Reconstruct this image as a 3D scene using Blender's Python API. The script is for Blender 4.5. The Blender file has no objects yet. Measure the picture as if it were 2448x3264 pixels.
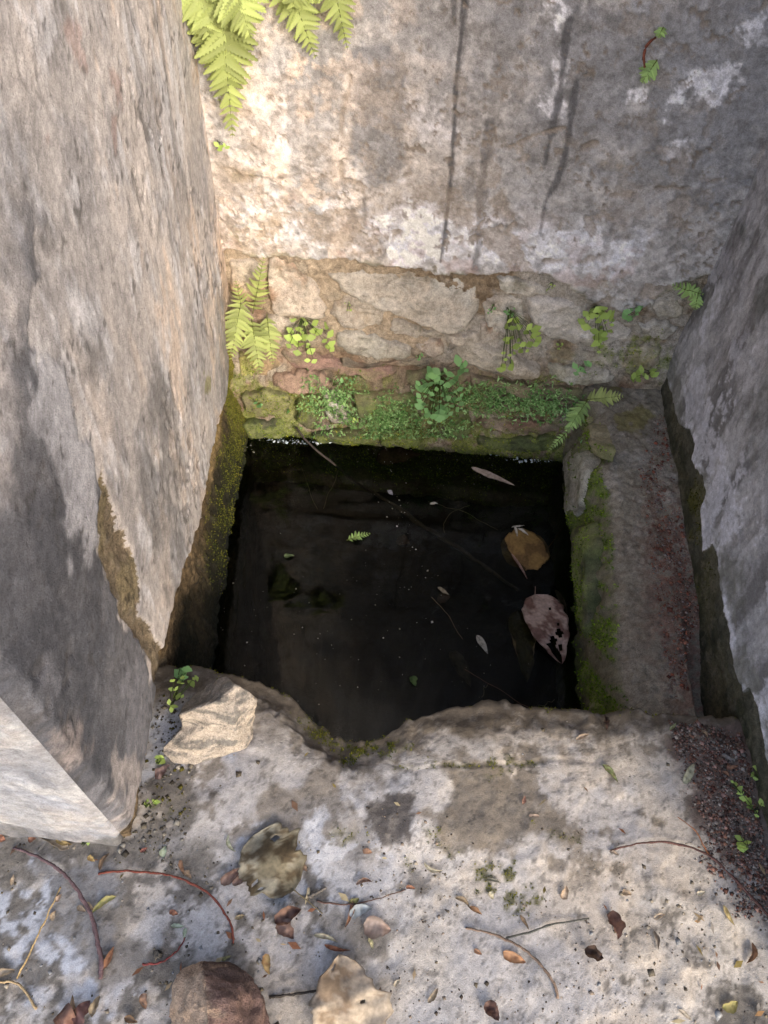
import bpy, math, random
import numpy as np
from mathutils import Vector, Matrix

random.seed(7)
rng = np.random.default_rng(7)
S = bpy.context.scene
COL = S.collection
R = math.radians

# ------------------------------------------------------------------ camera
F, CX, CY, CAMH = 2451., 1224., 1632., 1.5          # lens in photo pixels
def _n(v):
    v = np.asarray(v, float); return v / np.linalg.norm(v)
def _g(p): return np.array([(p[0]-CX)/F, -(p[1]-CY)/F, -1.])
_z = -_n(_g((1080, 3450))); _y = _g((1574, -1644)); _y = _n(_y - _z*(_y@_z)); _x = np.cross(_y, _z)
CM = np.array([_x, _y, _z]); CP = np.array([0, 0, CAMH])
cam = bpy.data.cameras.new('camera'); camo = bpy.data.objects.new('camera', cam); COL.objects.link(camo)
cam.sensor_fit = 'VERTICAL'; cam.sensor_height = 36; cam.lens = F/3264*36
cam.clip_start = .02; cam.clip_end = 200
m4 = Matrix.Identity(4)
for i in range(3):
    for j in range(3): m4[i][j] = CM[i][j]
m4.translation = Vector(CP); camo.matrix_world = m4
cam.dof.use_dof = True; cam.dof.focus_distance = 1.85; cam.dof.aperture_fstop = 13.0
S.camera = camo
S.render.resolution_x = 768; S.render.resolution_y = 1024

# ------------------------------------------------------------------ light
SUN_EL, SUN_AZ = 27., 149.       # azimuth clockwise from +Y (into the niche); behind and right of the viewer
w = bpy.data.worlds.new('World'); S.world = w; w.use_nodes = True
nt = w.node_tree; bg = nt.nodes['Background']
sky = nt.nodes.new('ShaderNodeTexSky'); sky.sky_type = 'NISHITA'; sky.sun_disc = False
sky.sun_elevation = R(SUN_EL); sky.sun_rotation = R(SUN_AZ); sky.air_density = 1.0; sky.dust_density = 3.0; sky.ozone_density = .6
nt.links.new(sky.outputs[0], bg.inputs[0]); bg.inputs[1].default_value = .15
sun = bpy.data.lights.new('sun', 'SUN'); suno = bpy.data.objects.new('sun', sun); COL.objects.link(suno)
sun.energy = 1.05; sun.angle = R(10.0); sun.color = (1, .93, .83)
SD = np.array([math.sin(R(SUN_AZ))*math.cos(R(SUN_EL)), math.cos(R(SUN_AZ))*math.cos(R(SUN_EL)), math.sin(R(SUN_EL))])
suno.rotation_euler = Vector(SD).to_track_quat('Z', 'Y').to_euler()
S.view_settings.view_transform = 'Standard'; S.view_settings.look = 'None'
S.view_settings.exposure = 1.8; S.view_settings.gamma = 1; S.view_settings.use_curve_mapping = False
S.render.engine = 'CYCLES'
S.cycles.max_bounces = 8; S.cycles.transparent_max_bounces = 16

# ------------------------------------------------------------------ maths helpers
def ray(p): return _n(CM @ _g(p))
def hit(p, o, n):
    r = ray(p); t = ((np.asarray(o, float)-CP)@np.asarray(n, float))/(r@np.asarray(n, float)); return CP + r*t
def G(p, z=0.): return hit(p, (0, 0, z), (0, 0, 1))          # photo pixel -> point on a level surface
YB = 1.77
LA = np.array([-.42, .312]); LB = np.array([-.54, 1.77]); LD = (LB-LA)/np.linalg.norm(LB-LA); LN = np.array([LD[1], -LD[0]])
XR = .765
WATER = -.35
LEDGE = -.10
def sst(a, b, x):
    t = np.clip((x-a)/(b-a), 0, 1); return t*t*(3-2*t)
def bprot(z):      # how far the rough stone footing stands out in front of the back wall
    return .03*sst(.1, -.1, z) + .07*sst(-.10, -.19, z) + .03*sst(-.19, -.36, z)
def PB(p):         # photo pixel -> point on the back wall
    y = YB
    for _ in range(8):
        q = hit(p, (0, y, 0), (0, 1, 0)); y = YB - .5*(bprot(q[2]) + YB - y)
    return q
def B2(p): q = PB(p); return (q[0], q[2])
def L3(p): return hit(p, (LA[0], LA[1], 0), (LN[0], LN[1], 0))
def L2(p): q = L3(p); return ((q[:2]-LA)@LD, q[2])
def R2(p): q = hit(p, (XR, 0, 0), (1, 0, 0)); return (q[1], q[2])
def G2(p, z=0.): q = G(p, z); return (q[0], q[1])

def _h(xi, yi, seed):
    h = (xi.astype(np.int64)*374761393 + yi.astype(np.int64)*668265263 + seed*974634777) & 0xffffffff
    h = ((h ^ (h >> 13))*1274126177) & 0xffffffff
    h = ((h ^ (h >> 16))*2246822519) & 0xffffffff
    return ((h ^ (h >> 15)) & 0xffffff)/float(0xffffff)*2-1
def vn(x, y, seed):
    xf, yf = np.floor(x), np.floor(y); u, v = x-xf, y-yf
    u = u*u*u*(u*(u*6-15)+10); v = v*v*v*(v*(v*6-15)+10)
    a, b = _h(xf, yf, seed), _h(xf+1, yf, seed); c, d = _h(xf, yf+1, seed), _h(xf+1, yf+1, seed)
    return (a*(1-u)+b*u)*(1-v) + (c*(1-u)+d*u)*v
def fbm(x, y, f, o=5, seed=1, g=.5, sy=1.):
    x = np.asarray(x, float); y = np.asarray(y, float); t = np.zeros(np.broadcast(x, y).shape); a = 1.; n = 0.
    ca, sa = .8, .6
    X, Y = x*f, y*f*sy
    for i in range(o):
        t = t + a*vn(X+i*17.3, Y-i*9.1, seed+i*31); n += a*a; a *= g
        if sy == 1.: X, Y = (X*ca-Y*sa)*2.03, (X*sa+Y*ca)*2.03
        else: X, Y = X*2.03, Y*2.03
    return t/math.sqrt(n)*1.25
def segd(X, Y, pts, closed=False):
    d = np.full(X.shape, 1e9); n = len(pts)
    for i in range(n if closed else n-1):
        ax, ay = pts[i]; bx, by = pts[(i+1) % n]
        dx, dy = bx-ax, by-ay; L = dx*dx+dy*dy+1e-12
        t = np.clip(((X-ax)*dx+(Y-ay)*dy)/L, 0, 1)
        d = np.minimum(d, np.hypot(X-ax-t*dx, Y-ay-t*dy))
    return d
def sdf(X, Y, pts):      # >0 inside
    d = segd(X, Y, pts, True); ins = np.zeros(X.shape, bool); n = len(pts)
    for i in range(n):
        ax, ay = pts[i]; bx, by = pts[(i+1) % n]
        c = ((ay > Y) != (by > Y)) & (X < (bx-ax)*(Y-ay)/(by-ay+1e-12)+ax)
        ins ^= c
    return np.where(ins, d, -d)
def poly(X, Y, pts, soft=.01, warp=0., f=25, seed=3):
    s = sdf(X, Y, pts)
    if warp: s = s + warp*fbm(X, Y, f, 5, seed, .6)
    return sst(-soft, soft, s)
def stroke(X, Y, pts, wd, soft=.5, warp=0., f=30, seed=5):
    d = segd(X, Y, pts)
    if warp: d = d + warp*fbm(X, Y, f, 4, seed)
    return 1-sst(wd*(1-soft), wd*(1+soft), d)
def lin(h, k=1.):
    h = h.lstrip('#'); v = np.array([int(h[i:i+2], 16)/255 for i in (0, 2, 4)])
    return np.where(v <= .04045, v/12.92, ((v+.055)/1.055)**2.4)*k
def mixc(c, col, m): return c + (np.asarray(col)-c)*np.clip(m, 0, 1)[..., None]
def grade(c, gain=1., sat=1., tint=(1, 1, 1)):
    l = (c@np.array([.3, .55, .15]))[..., None]; return np.clip((l+(c-l)*sat)*gain*np.array(tint), .01, .8)
def chaikin(pts, it=2, closed=True):
    P = np.asarray(pts, float)
    for _ in range(it):
        Q = np.roll(P, -1, 0) if closed else P[1:]
        A = P if closed else P[:-1]
        N = np.empty((len(A)*2, P.shape[1])); N[0::2] = A*.75+Q*.25; N[1::2] = A*.25+Q*.75
        if not closed: N = np.vstack([P[:1], N, P[-1:]])
        P = N
    return P
def resample(P, n, closed=False):
    P = np.asarray(P, float)
    if closed: P = np.vstack([P, P[:1]])
    d = np.r_[0, np.cumsum(np.linalg.norm(np.diff(P, axis=0), axis=1))]
    t = np.linspace(0, d[-1], n+1)[:-1] if closed else np.linspace(0, d[-1], n)
    return np.stack([np.interp(t, d, P[:, k]) for k in range(P.shape[1])], 1)

# ------------------------------------------------------------------ object helpers
def tag(o, label=None, cat=None, group=None, kind=None):
    if label: o['label'] = label
    if cat: o['category'] = cat
    if group: o['group'] = group
    if kind: o['kind'] = kind
    return o
def empty(name, loc, label, cat, group=None):
    o = bpy.data.objects.new(name, None); COL.objects.link(o); o.location = loc; o.empty_display_size = .05
    return tag(o, label, cat, group)
def link(name, me, mat=None, parent=None):
    o = bpy.data.objects.new(name, me); COL.objects.link(o)
    if mat and not me.materials: me.materials.append(mat)
    if parent: o.parent = parent
    return o
def mesh(name, V, faces, cols=None, smooth=True):
    V = np.asarray(V, np.float32).reshape(-1, 3); me = bpy.data.meshes.new(name)
    if isinstance(faces, np.ndarray):
        k = faces.shape[1]; nf = len(faces)
        me.vertices.add(len(V)); me.vertices.foreach_set('co', V.ravel())
        me.loops.add(nf*k); me.loops.foreach_set('vertex_index', faces.astype(np.int32).ravel())
        me.polygons.add(nf); me.polygons.foreach_set('loop_start', np.arange(0, nf*k, k, dtype=np.int32))
        me.update(calc_edges=True)
    else:
        me.from_pydata([tuple(map(float, v)) for v in V], [], faces); me.update()
    if smooth: me.polygons.foreach_set('use_smooth', np.ones(len(me.polygons), bool))
    if cols is not None:
        c = np.ones((len(V), 4), np.float32); c[:, :3] = np.asarray(cols).reshape(-1, 3)
        a = me.color_attributes.new('Col', 'FLOAT_COLOR', 'POINT'); a.data.foreach_set('color', c.ravel())
    return me
def gridfaces(n, m):
    i = np.arange(n-1)[:, None]*m + np.arange(m-1)[None]; i = i.ravel()
    return np.stack([i, i+m, i+m+1, i+1], 1)
def submesh(name, V, faces, cols):
    u, inv = np.unique(faces.ravel(), return_inverse=True)
    return mesh(name, V.reshape(-1, 3)[u], inv.reshape(faces.shape), cols.reshape(-1, 3)[u])
def spaced(lo, a, b, hi, st, k=1.25, cap=1.5):      # fine between a and b, growing steps out to lo and hi
    L = list(np.arange(a, b+st*.5, st)); s = st
    while L[-1] < hi: s = min(s*k, cap); L.append(L[-1]+s)
    s = st
    while L[0] > lo: s = min(s*k, cap); L.insert(0, L[0]-s)
    return np.array(L)
def box(name, x0, x1, y0, y1, z0, z1, mat, parent):
    V = [(x, y, z) for x in (x0, x1) for y in (y0, y1) for z in (z0, z1)]
    return link(name, mesh(name, V, [(0, 1, 3, 2), (4, 6, 7, 5), (0, 4, 5, 1), (2, 3, 7, 6), (0, 2, 6, 4), (1, 5, 7, 3)], np.tile(lin('#8a8682'), (8, 1)), False), mat, parent)

# ------------------------------------------------------------------ materials
def nodes(name):
    m = bpy.data.materials.new(name); m.use_nodes = True; t = m.node_tree
    return m, t, t.nodes['Principled BSDF'], t.nodes['Material Output']
def surf(name, rough=.9, bump=.5, fine=.28, spec=.25, scale=1., pits=0., dist=.004):
    m, t, p, out = nodes(name); N, Lk = t.nodes.new, t.links.new
    at = N('ShaderNodeVertexColor'); at.layer_name = 'Col'
    tc = N('ShaderNodeTexCoord')
    def noise(s, d, r=.6):
        n = N('ShaderNodeTexNoise'); n.inputs['Scale'].default_value = s*scale; n.inputs['Detail'].default_value = d; n.inputs['Roughness'].default_value = r
        Lk(tc.outputs['Object'], n.inputs['Vector']); return n
    n1, n2 = noise(70, 8, .72), noise(420, 3, .7)
    ad = N('ShaderNodeMath'); ad.operation = 'ADD'; Lk(n1.outputs[0], ad.inputs[0]); Lk(n2.outputs[0], ad.inputs[1])
    mr = N('ShaderNodeMapRange'); mr.inputs[1].default_value = .72; mr.inputs[2].default_value = 1.28; mr.inputs[3].default_value = 1-fine*1.7; mr.inputs[4].default_value = 1+fine*1.35
    Lk(ad.outputs[0], mr.inputs[0])
    mx = N('ShaderNodeVectorMath'); mx.operation = 'SCALE'; Lk(at.outputs[0], mx.inputs[0]); Lk(mr.outputs[0], mx.inputs['Scale'])
    Lk(mx.outputs[0], p.inputs['Base Color'])
    h = ad.outputs[0]
    if pits:
        v = N('ShaderNodeTexVoronoi'); v.inputs['Scale'].default_value = 85*scale; Lk(tc.outputs['Object'], v.inputs['Vector'])
        r2 = N('ShaderNodeMapRange'); r2.inputs[1].default_value = .05; r2.inputs[2].default_value = .22; r2.inputs[3].default_value = -pits; r2.inputs[4].default_value = 0
        Lk(v.outputs['Distance'], r2.inputs[0]); a2 = N('ShaderNodeMath'); Lk(h, a2.inputs[0]); Lk(r2.outputs[0], a2.inputs[1]); h = a2.outputs[0]
    b = N('ShaderNodeBump'); b.inputs['Strength'].default_value = bump; b.inputs['Distance'].default_value = dist
    Lk(h, b.inputs['Height']); Lk(b.outputs[0], p.inputs['Normal'])
    p.inputs['Roughness'].default_value = rough; p.inputs['Specular IOR Level'].default_value = spec
    return m
def leafmat(name, var=.25, trans=.3, rough=.6, useattr=True, base=None, spec=.3, fine=.25, nscale=180):
    m, t, p, out = nodes(name); N, Lk = t.nodes.new, t.links.new
    if useattr:
        at = N('ShaderNodeVertexColor'); at.layer_name = 'Col'; c = at.outputs[0]
    else:
        rg = N('ShaderNodeRGB'); rg.outputs[0].default_value = (*base, 1); c = rg.outputs[0]
    oi = N('ShaderNodeObjectInfo'); tc = N('ShaderNodeTexCoord')
    nz = N('ShaderNodeTexNoise'); nz.inputs['Scale'].default_value = nscale; nz.inputs['Detail'].default_value = 4; Lk(tc.outputs['Object'], nz.inputs['Vector'])
    f1 = N('ShaderNodeMapRange'); f1.inputs[1].default_value = .3; f1.inputs[2].default_value = .7; f1.inputs[3].default_value = 1-fine; f1.inputs[4].default_value = 1+fine; Lk(nz.outputs[0], f1.inputs[0])
    f2 = N('ShaderNodeMapRange'); f2.inputs[3].default_value = 1-var; f2.inputs[4].default_value = 1+var; Lk(oi.outputs['Random'], f2.inputs[0])
    mu = N('ShaderNodeMath'); mu.operation = 'MULTIPLY'; Lk(f1.outputs[0], mu.inputs[0]); Lk(f2.outputs[0], mu.inputs[1])
    sc = N('ShaderNodeVectorMath'); sc.operation = 'SCALE'; Lk(c, sc.inputs[0]); Lk(mu.outputs[0], sc.inputs['Scale'])
    Lk(sc.outputs[0], p.inputs['Base Color']); p.inputs['Roughness'].default_value = rough; p.inputs['Specular IOR Level'].default_value = spec
    b = N('ShaderNodeBump'); b.inputs['Strength'].default_value = .3; b.inputs['Distance'].default_value = .001; Lk(nz.outputs[0], b.inputs['Height']); Lk(b.outputs[0], p.inputs['Normal'])
    tr = N('ShaderNodeBsdfTranslucent'); Lk(sc.outputs[0], tr.inputs[0])
    mi = N('ShaderNodeMixShader'); mi.inputs[0].default_value = trans; Lk(p.outputs[0], mi.inputs[1]); Lk(tr.outputs[0], mi.inputs[2])
    Lk(mi.outputs[0], out.inputs[0]); return m
M_plaster = surf('lime_plaster', .92, .55, .26, pits=.5)
M_masonry = surf('rubble_masonry', .95, .9, .42, dist=.006)
M_stone = surf('weathered_stone', .88, .8, .34, dist=.005)
M_ground = surf('worn_concrete', .95, .4, .17, pits=.6)
M_rock = surf('broken_rock', .88, 1.0, .34, dist=.005)
M_grit = surf('grit', .9, .3, .3)
M_moss = leafmat('moss', .1, .25, .8, fine=.35, spec=.1)
M_leaf = leafmat('dry_leaf', .0, .2, .7, fine=.22, nscale=140, spec=.2)
M_fern = leafmat('fern_green', .34, .38, .5, useattr=False, base=lin('#b9c67a')*.74, fine=.12)
M_fern2 = leafmat('fern_cool_green', .34, .35, .5, useattr=False, base=lin('#aece7e')*.76, fine=.12)  # greener leaf colour used on the smaller ferns
M_maiden = leafmat('maidenhair_green', .28, .35, .5, useattr=False, base=lin('#b6d070')*.8, fine=.12)
M_maiden2 = leafmat('maidenhair_blue_green', .28, .35, .5, useattr=False, base=lin('#98cc84')*.72, fine=.12)
M_stem = leafmat('thin_stem', .2, .0, .6, useattr=False, base=lin('#4a5a26')*.7)
M_twig = surf('twig_bark', .75, .5, .3)
def water_mat():
    m, t, p, out = nodes('dark_water'); N, Lk = t.nodes.new, t.links.new
    tr = N('ShaderNodeBsdfTransparent'); tr.inputs[0].default_value = (.40, .42, .33, 1)
    gl = N('ShaderNodeBsdfGlossy'); gl.inputs['Roughness'].default_value = .015; gl.inputs[0].default_value = (.72, .78, .82, 1)
    fr = N('ShaderNodeFresnel'); fr.inputs[0].default_value = 1.33
    tc = N('ShaderNodeTexCoord'); nz = N('ShaderNodeTexNoise'); nz.inputs['Scale'].default_value = 14; nz.inputs['Detail'].default_value = 2; Lk(tc.outputs['Object'], nz.inputs['Vector'])
    b = N('ShaderNodeBump'); b.inputs['Strength'].default_value = .03; b.inputs['Distance'].default_value = .01; Lk(nz.outputs[0], b.inputs['Height'])
    Lk(b.outputs[0], gl.inputs['Normal']); Lk(b.outputs[0], fr.inputs['Normal'])
    mi = N('ShaderNodeMixShader'); Lk(fr.outputs[0], mi.inputs[0]); Lk(tr.outputs[0], mi.inputs[1]); Lk(gl.outputs[0], mi.inputs[2])
    Lk(mi.outputs[0], out.inputs[0]); return m
M_water = water_mat()

# ------------------------------------------------------------------ moss tufts collected per owner
MOSS = {}
def moss_samples(key, P, Nn, amt, dens):       # P (n,3), Nn normal(s), amt 0..1, dens = share of vertices that carry a tuft
    P = P.reshape(-1, 3); a = amt.ravel(); Nn = np.broadcast_to(Nn, P.shape)
    k = rng.random(len(a)) < a*dens
    MOSS.setdefault(key, []).append((P[k], Nn[k], a[k]))
def moss_build(key, parent, name='moss', size=.0045, pal=('#5d6b24', '#7c8a2c', '#4f6320', '#9a9a34'), k=1.15):
    if key not in MOSS: return
    P = np.vstack([q[0] for q in MOSS[key]]); Nn = np.vstack([q[1] for q in MOSS[key]])
    n = len(P); pc = np.array([lin(h, k) for h in pal])
    ci = pc[np.clip((fbm(P[:, 0]*7+P[:, 1]*3, P[:, 2]*7+P[:, 1]*5, 3, 4, 91)*1.2+rng.normal(0, .9, n)+1.4).astype(int), 0, len(pal)-1)]
    V, C = [], []
    for j in range(3):
        d = rng.normal(0, 1, (n, 3)); s = d - Nn*(d*Nn).sum(1)[:, None]; s /= np.linalg.norm(s, axis=1)[:, None]+1e-9
        tdir = Nn + .9*rng.normal(0, 1, (n, 3)); tdir /= np.linalg.norm(tdir, axis=1)[:, None]
        L = size*(.5+rng.random((n, 1)))
        b = P + s*size*.4*rng.normal(0, 1, (n, 1))
        V.append(np.stack([b-s*L*.33, b+s*L*.33, b+tdir*L], 1).reshape(-1, 3)); C.append(np.repeat(ci*(.75+.5*rng.random((n, 1))), 3, 0))
    V = np.vstack(V); C = np.vstack(C); Fa = np.arange(len(V)).reshape(-1, 3)
    o = link(name, mesh(name, V, Fa, C), M_moss, parent); o['kind'] = 'stuff'
    return o

# ================================================================== GROUND AND SILL
EDGE_PX = [(430, 2120), (552, 2137), (619, 2137), (757, 2160), (819, 2173), (906, 2204), (937, 2234), (973, 2275), (1008, 2306), (1065, 2342), (1131, 2359), (1177, 2362), (1220, 2352), (1262, 2322), (1299, 2304), (1383, 2274), (1462, 2258), (1558, 2249), (1642, 2254), (1763, 2265), (1884, 2278), (1932, 2283), (1962, 2276), (2004, 2271), (2100, 2280), (2300, 2295), (2440, 2305)]
EDGE = np.array([G2(p) for p in EDGE_PX])
EDGE = EDGE[np.argsort(EDGE[:, 0])]
def yedge(x): return np.interp(x, EDGE[:, 0], EDGE[:, 1]) + .0035*fbm(x, x*0, 60, 4, 8)
DIRT_L = [G2(p) for p in [(520, 2440), (600, 2470), (620, 2560), (560, 2640), (440, 2720), (300, 2720), (420, 2650), (500, 2560)]]
def ground_h(x, y):
    x = np.asarray(x, float); y = np.asarray(y, float)
    far = sst(1.2, 2.5, np.hypot(x, y-.3))
    h = .006*fbm(x, y, 4, 4, 21) + .0014*fbm(x, y, 30, 4, 22, .6)
    h = h - .012*sst(.40, .27, y + .03*fbm(x, y, 6, 3, 23)+.05*x) - .003*sst(.1, .7, fbm(x, y, 11, 4, 24))
    d = yedge(x)-y
    h = h - .010*sst(.05, .0, d + .015*fbm(x, y, 22, 4, 25))
    nb = sst(-.30, -.20, x)*sst(.03, -.06, x)       # broken lip at the notch
    h = h - .022*nb*sst(.055, .03, d + .012*fbm(x, y, 26, 4, 26)) 
    h = h + .002*sst(.03, .10, x)*sst(.06, .14, d+.01*fbm(x, y, 20, 3, 27))*sst(.3, .2, d)
    return h*(1-far*.6)
xs = spaced(-14, -.74, .94, 14, .0042, 1.05)
ysf = spaced(-14, -.14, .50, .50, .0042, 1.05)
ysf = ysf[ysf <= .5]
nfix = len(ysf); nvar = 50; nov = 26
XX = np.repeat(xs[:, None], nfix+nvar+nov, 1); YY = np.zeros_like(XX); ZZ = np.zeros_like(XX)
ye = yedge(xs)
YY[:, :nfix] = ysf[None]
t = (np.arange(nvar)+1)/nvar
YY[:, nfix:nfix+nvar] = ysf[-1] + (ye[:, None]-ysf[-1])*t[None]
ZZ[:, :nfix+nvar] = ground_h(XX[:, :nfix+nvar], YY[:, :nfix+nvar])
ze = ZZ[:, nfix+nvar-1]
for k in range(nov):
    a = min(1, (k+1)/7); ang = a*math.pi/2; r = .012
    dz = r*(1-math.cos(ang)) + max(0, k-6)/(nov-7)*.5
    dyk = r*math.sin(ang) + .012*fbm(xs, xs*0+dz, 12, 4, 31) * min(1, k/8)
    dyk = dyk - .03*max(0, k-8)/(nov-9)
    YY[:, nfix+nvar+k] = ye + dyk; ZZ[:, nfix+nvar+k] = ze - dz
GP = np.stack([XX, YY, ZZ], -1)
DD = yedge(XX)-YY
n1 = fbm(XX, YY, 5, 6, 41, .6); n2 = fbm(XX, YY, 13, 6, 42, .62); n3 = fbm(XX, YY, 55, 5, 43, .65); n4 = fbm(XX, YY, 2.2, 5, 44)
c = np.tile(lin('#b7afa2'), (*XX.shape, 1))
c = mixc(c, lin('#b6b2ae'), sst(-.6, .9, n1)*.7)
c = mixc(c, lin('#c2b39c'), sst(.1, .7, fbm(XX, YY, 7, 5, 45, .6))*.6)
c = mixc(c, lin('#b3b9c1'), sst(.25, .7, fbm(XX, YY, 6, 5, 46, .6))*sst(.3, -.3, XX)*.8)
# brown algae crust
alg = sst(.18, .42, n2*.75 + .35*n1 - .16)*sst(.28, .36, YY)*.8
def pz(pts, wp=.02, soft=.012, seed=3, f=22): return poly(XX, YY, [G2(p) for p in pts], soft, wp, f, seed)
alg = np.maximum(alg, .9*pz([(1380, 2400), (1560, 2440), (1640, 2480), (1720, 2420), (1700, 2560), (1860, 2650), (1830, 2700), (1700, 2690), (1580, 2740), (1430, 2690), (1340, 2600), (1430, 2560)]))
alg = np.maximum(alg, .8*pz([(800, 2560), (900, 2520), (1020, 2480), (1010, 2600), (960, 2650), (820, 2630)]))
alg = np.maximum(alg, .6*pz([(1020, 2560), (1120, 2570), (1200, 2680), (1080, 2690)]))
band = sst(.10+.05*sst(.1, -.3, XX), .02, DD + .035*n2 + .012*n3)*sst(.02, -.01, -YY+.3)
c = mixc(c, lin('#716450'), alg*.9); c = mixc(c, lin('#564d40'), sst(.2, .7, n3)*alg*.6)
c = mixc(c, lin('#5a4e3c'), band*.92)
disc = pz([(1165, 2590), (1190, 2535), (1250, 2522), (1310, 2545), (1322, 2600), (1305, 2660), (1240, 2690), (1180, 2650)], .010, .005, 9, 30)
c = mixc(c, lin('#514a44'), disc*.92)
# loose earth in the foreground and along the left wall
earth = np.clip(sst(-.05, .35, fbm(XX, YY, 6.5, 6, 47, .62)+.25*n3 + .40*sst(.0, -.5, XX) - .36)*sst(.36, .27, YY+.02*n2), 0, 1)
earth = np.maximum(earth, pz([(495, 2380), (580, 2440), (640, 2560), (560, 2650), (440, 2760), (150, 2760), (0, 2700), (0, 2640), (300, 2670), (440, 2650), (500, 2560)], .02))
earth = np.maximum(earth, .8*pz([(0, 2700), (330, 2720), (420, 2800), (350, 3000), (480, 3100), (300, 3130), (160, 3000), (120, 2850), (0, 2820)], .03))
earth = np.maximum(earth, .8*pz([(1020, 2930), (1130, 2900), (1230, 2950), (1200, 3030), (1060, 3040)], .02))
c = mixc(c, lin('#6b6459'), earth*.88); c = mixc(c, lin('#453f37'), earth*sst(.15, .7, n3)*.75)
c = mixc(c, lin('#8a8378'), sst(.3, .75, n3)*.4)
grav = pz([(2130, 2330), (2240, 2312), (2440, 2320), (2520, 2500), (2520, 2950), (2400, 2860), (2300, 2700), (2200, 2560), (2160, 2430)], .03, .02)
c = mixc(c, lin('#6e5a4e'), grav*.85)
gm = np.maximum.reduce([pz([(1440, 2745), (1560, 2750), (1690, 2770), (1690, 2850), (1620, 2910), (1560, 2830), (1460, 2780)], .03), .9*pz([(1565, 2420), (1630, 2415), (1640, 2450), (1580, 2460)], .02), .9*pz([(1060, 2320), (1150, 2365), (1220, 2355), (1300, 2400), (1220, 2410), (1110, 2400)], .02),
    .9*pz([(930, 2225), (985, 2290), (1060, 2345), (1110, 2370), (1080, 2390), (1000, 2320), (930, 2260)], .015), .7*pz([(1235, 2420), (1330, 2440), (1390, 2430), (1320, 2460), (1250, 2440)], .012), .8*pz([(1060, 2660), (1150, 2665), (1150, 2690), (1070, 2690)], .015), .6*pz([(500, 2560), (580, 2540), (560, 2600), (500, 2620)], .02), .7*pz([(1680, 2620), (1740, 2640), (1830, 2670), (1740, 2690)], .015), .7*pz([(1350, 2640), (1400, 2650), (1390, 2670), (1350, 2665)], .01), .6*pz([(1290, 2720), (1320, 2725), (1310, 2770), (1285, 2750)], .01)])
crk = [G2(p) for p in [(1230, 2432), (1320, 2462), (1400, 2442), (1480, 2448), (1560, 2440), (1680, 2440), (1760, 2420), (1890, 2428), (1930, 2400)]]
ck = stroke(XX, YY, crk, .0045, .6, .003)
GP[..., 2] -= .002*stroke(XX, YY, crk, .004, .8, .003)*(DD > 0)
gm = np.clip(np.maximum(gm, ck*.7*sst(-.4, .2, n2)), 0, 1)
c = mixc(c, lin('#55521f'), gm*sst(-.5, .2, n3)*.8)
pitw = sst(-.004, -.03, DD)
c = mixc(c, lin('#6a6352')*.8, pitw*.9); c = mixc(c, lin('#4f5a2a')*.8, pitw*sst(0, .6, n2)*.7)
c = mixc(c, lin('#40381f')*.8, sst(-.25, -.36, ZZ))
n5 = fbm(XX, YY, 130, 3, 48, .7); c *= (1+.08*n3 + .05*n4 + .07*n5)[..., None]; c = mixc(c, lin('#3d3831'), sst(.62, .9, n5+.3*n3)*.5*(DD > .01))
gnd = link('ground', mesh('ground', GP, gridfaces(*XX.shape), grade(c, .80, .85, (.98, .99, 1.05))), M_ground); gnd['kind'] = 'structure'
moss_samples('ground', GP, np.array([0, 0, 1.]), gm*sst(-.3, .3, n3)*(ZZ > -.1), .8)
moss_samples('ground', GP, np.array([0, .7, .7]), sst(.01, -.01, DD)*sst(-.2, -.05, ZZ)*sst(-.1, .5, n2)*sst(-.7, -.5, XX)*sst(.85, .75, XX), .12)
moss_build('ground', gnd, size=.0036, pal=('#66691f', '#7c7d28', '#4f591c', '#736c2a'), k=.75)
def gz(x, y): return float(ground_h(np.array([x]), np.array([y]))[0])
def GG(p):          # photo pixel -> point on the uneven ground
    z = 0
    for _ in range(3):
        q = G(p, z); z = gz(q[0], q[1])
    q[2] = z; return q

# ================================================================== BACK WALL
back = empty('back_wall', (0, YB, 0), 'weathered grey plastered wall behind the pool with rough stone footing', 'wall')
bx = spaced(-.95, -.66, .92, 1.3, .0042); bz = spaced(-.62, -.5, 1.0, 2.9, .0042)
X, Z = np.meshgrid(bx, bz, indexing='ij')
b2 = lambda L: [B2(p) for p in L]
PLE = b2([(730, 790), (800, 815), (880, 812), (960, 828), (1100, 830), (1250, 845), (1400, 862), (1530, 866), (1600, 872), (1680, 868), (1750, 880), (1800, 905), (1880, 950), (1930, 985), (2020, 990), (2080, 960), (2160, 905), (2300, 860)])
PLE = np.array(PLE)
edge = np.interp(X, PLE[:, 0], PLE[:, 1]) + .010*fbm(X, Z, 18, 5, 51, .6)
plm = sst(-.004, .006, Z-edge)                        # 1 where plaster survives
bm1 = fbm(X, Z, 3.5, 6, 52, .6); bm2 = fbm(X, Z, 10, 6, 53, .62); bm3 = fbm(X, Z, 45, 5, 54, .65); bst = fbm(X, Z, 16, 6, 55, .6, .12)
def bp(pts, wp=.03, soft=.015, seed=3, f=20): return poly(X, Z, b2(pts), soft, wp, f, seed)
def bs(pts, wpx, wp=.004, soft=.5): return stroke(X, Z, b2(pts), wpx/F*1.95, soft, wp)
c = np.tile(lin('#938a7e'), (*X.shape, 1))
c = mixc(c, lin('#a8967f'), sst(-.2, .6, bm1)*sst(.25, -.35, X+.12*bm2)*.9)
c = mixc(c, lin('#b99d7b'), sst(.0, .7, bm2)*sst(.15, -.4, X+.15*bm1)*.75)
c = mixc(c, lin('#7c776f'), sst(.0, .7, -bm1)*.7)
c = mixc(c, lin('#aeaaa5'), sst(.15, .6, fbm(X, Z, 8, 6, 56, .65))*.6*sst(.75, .15, Z+.3*X))
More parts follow.
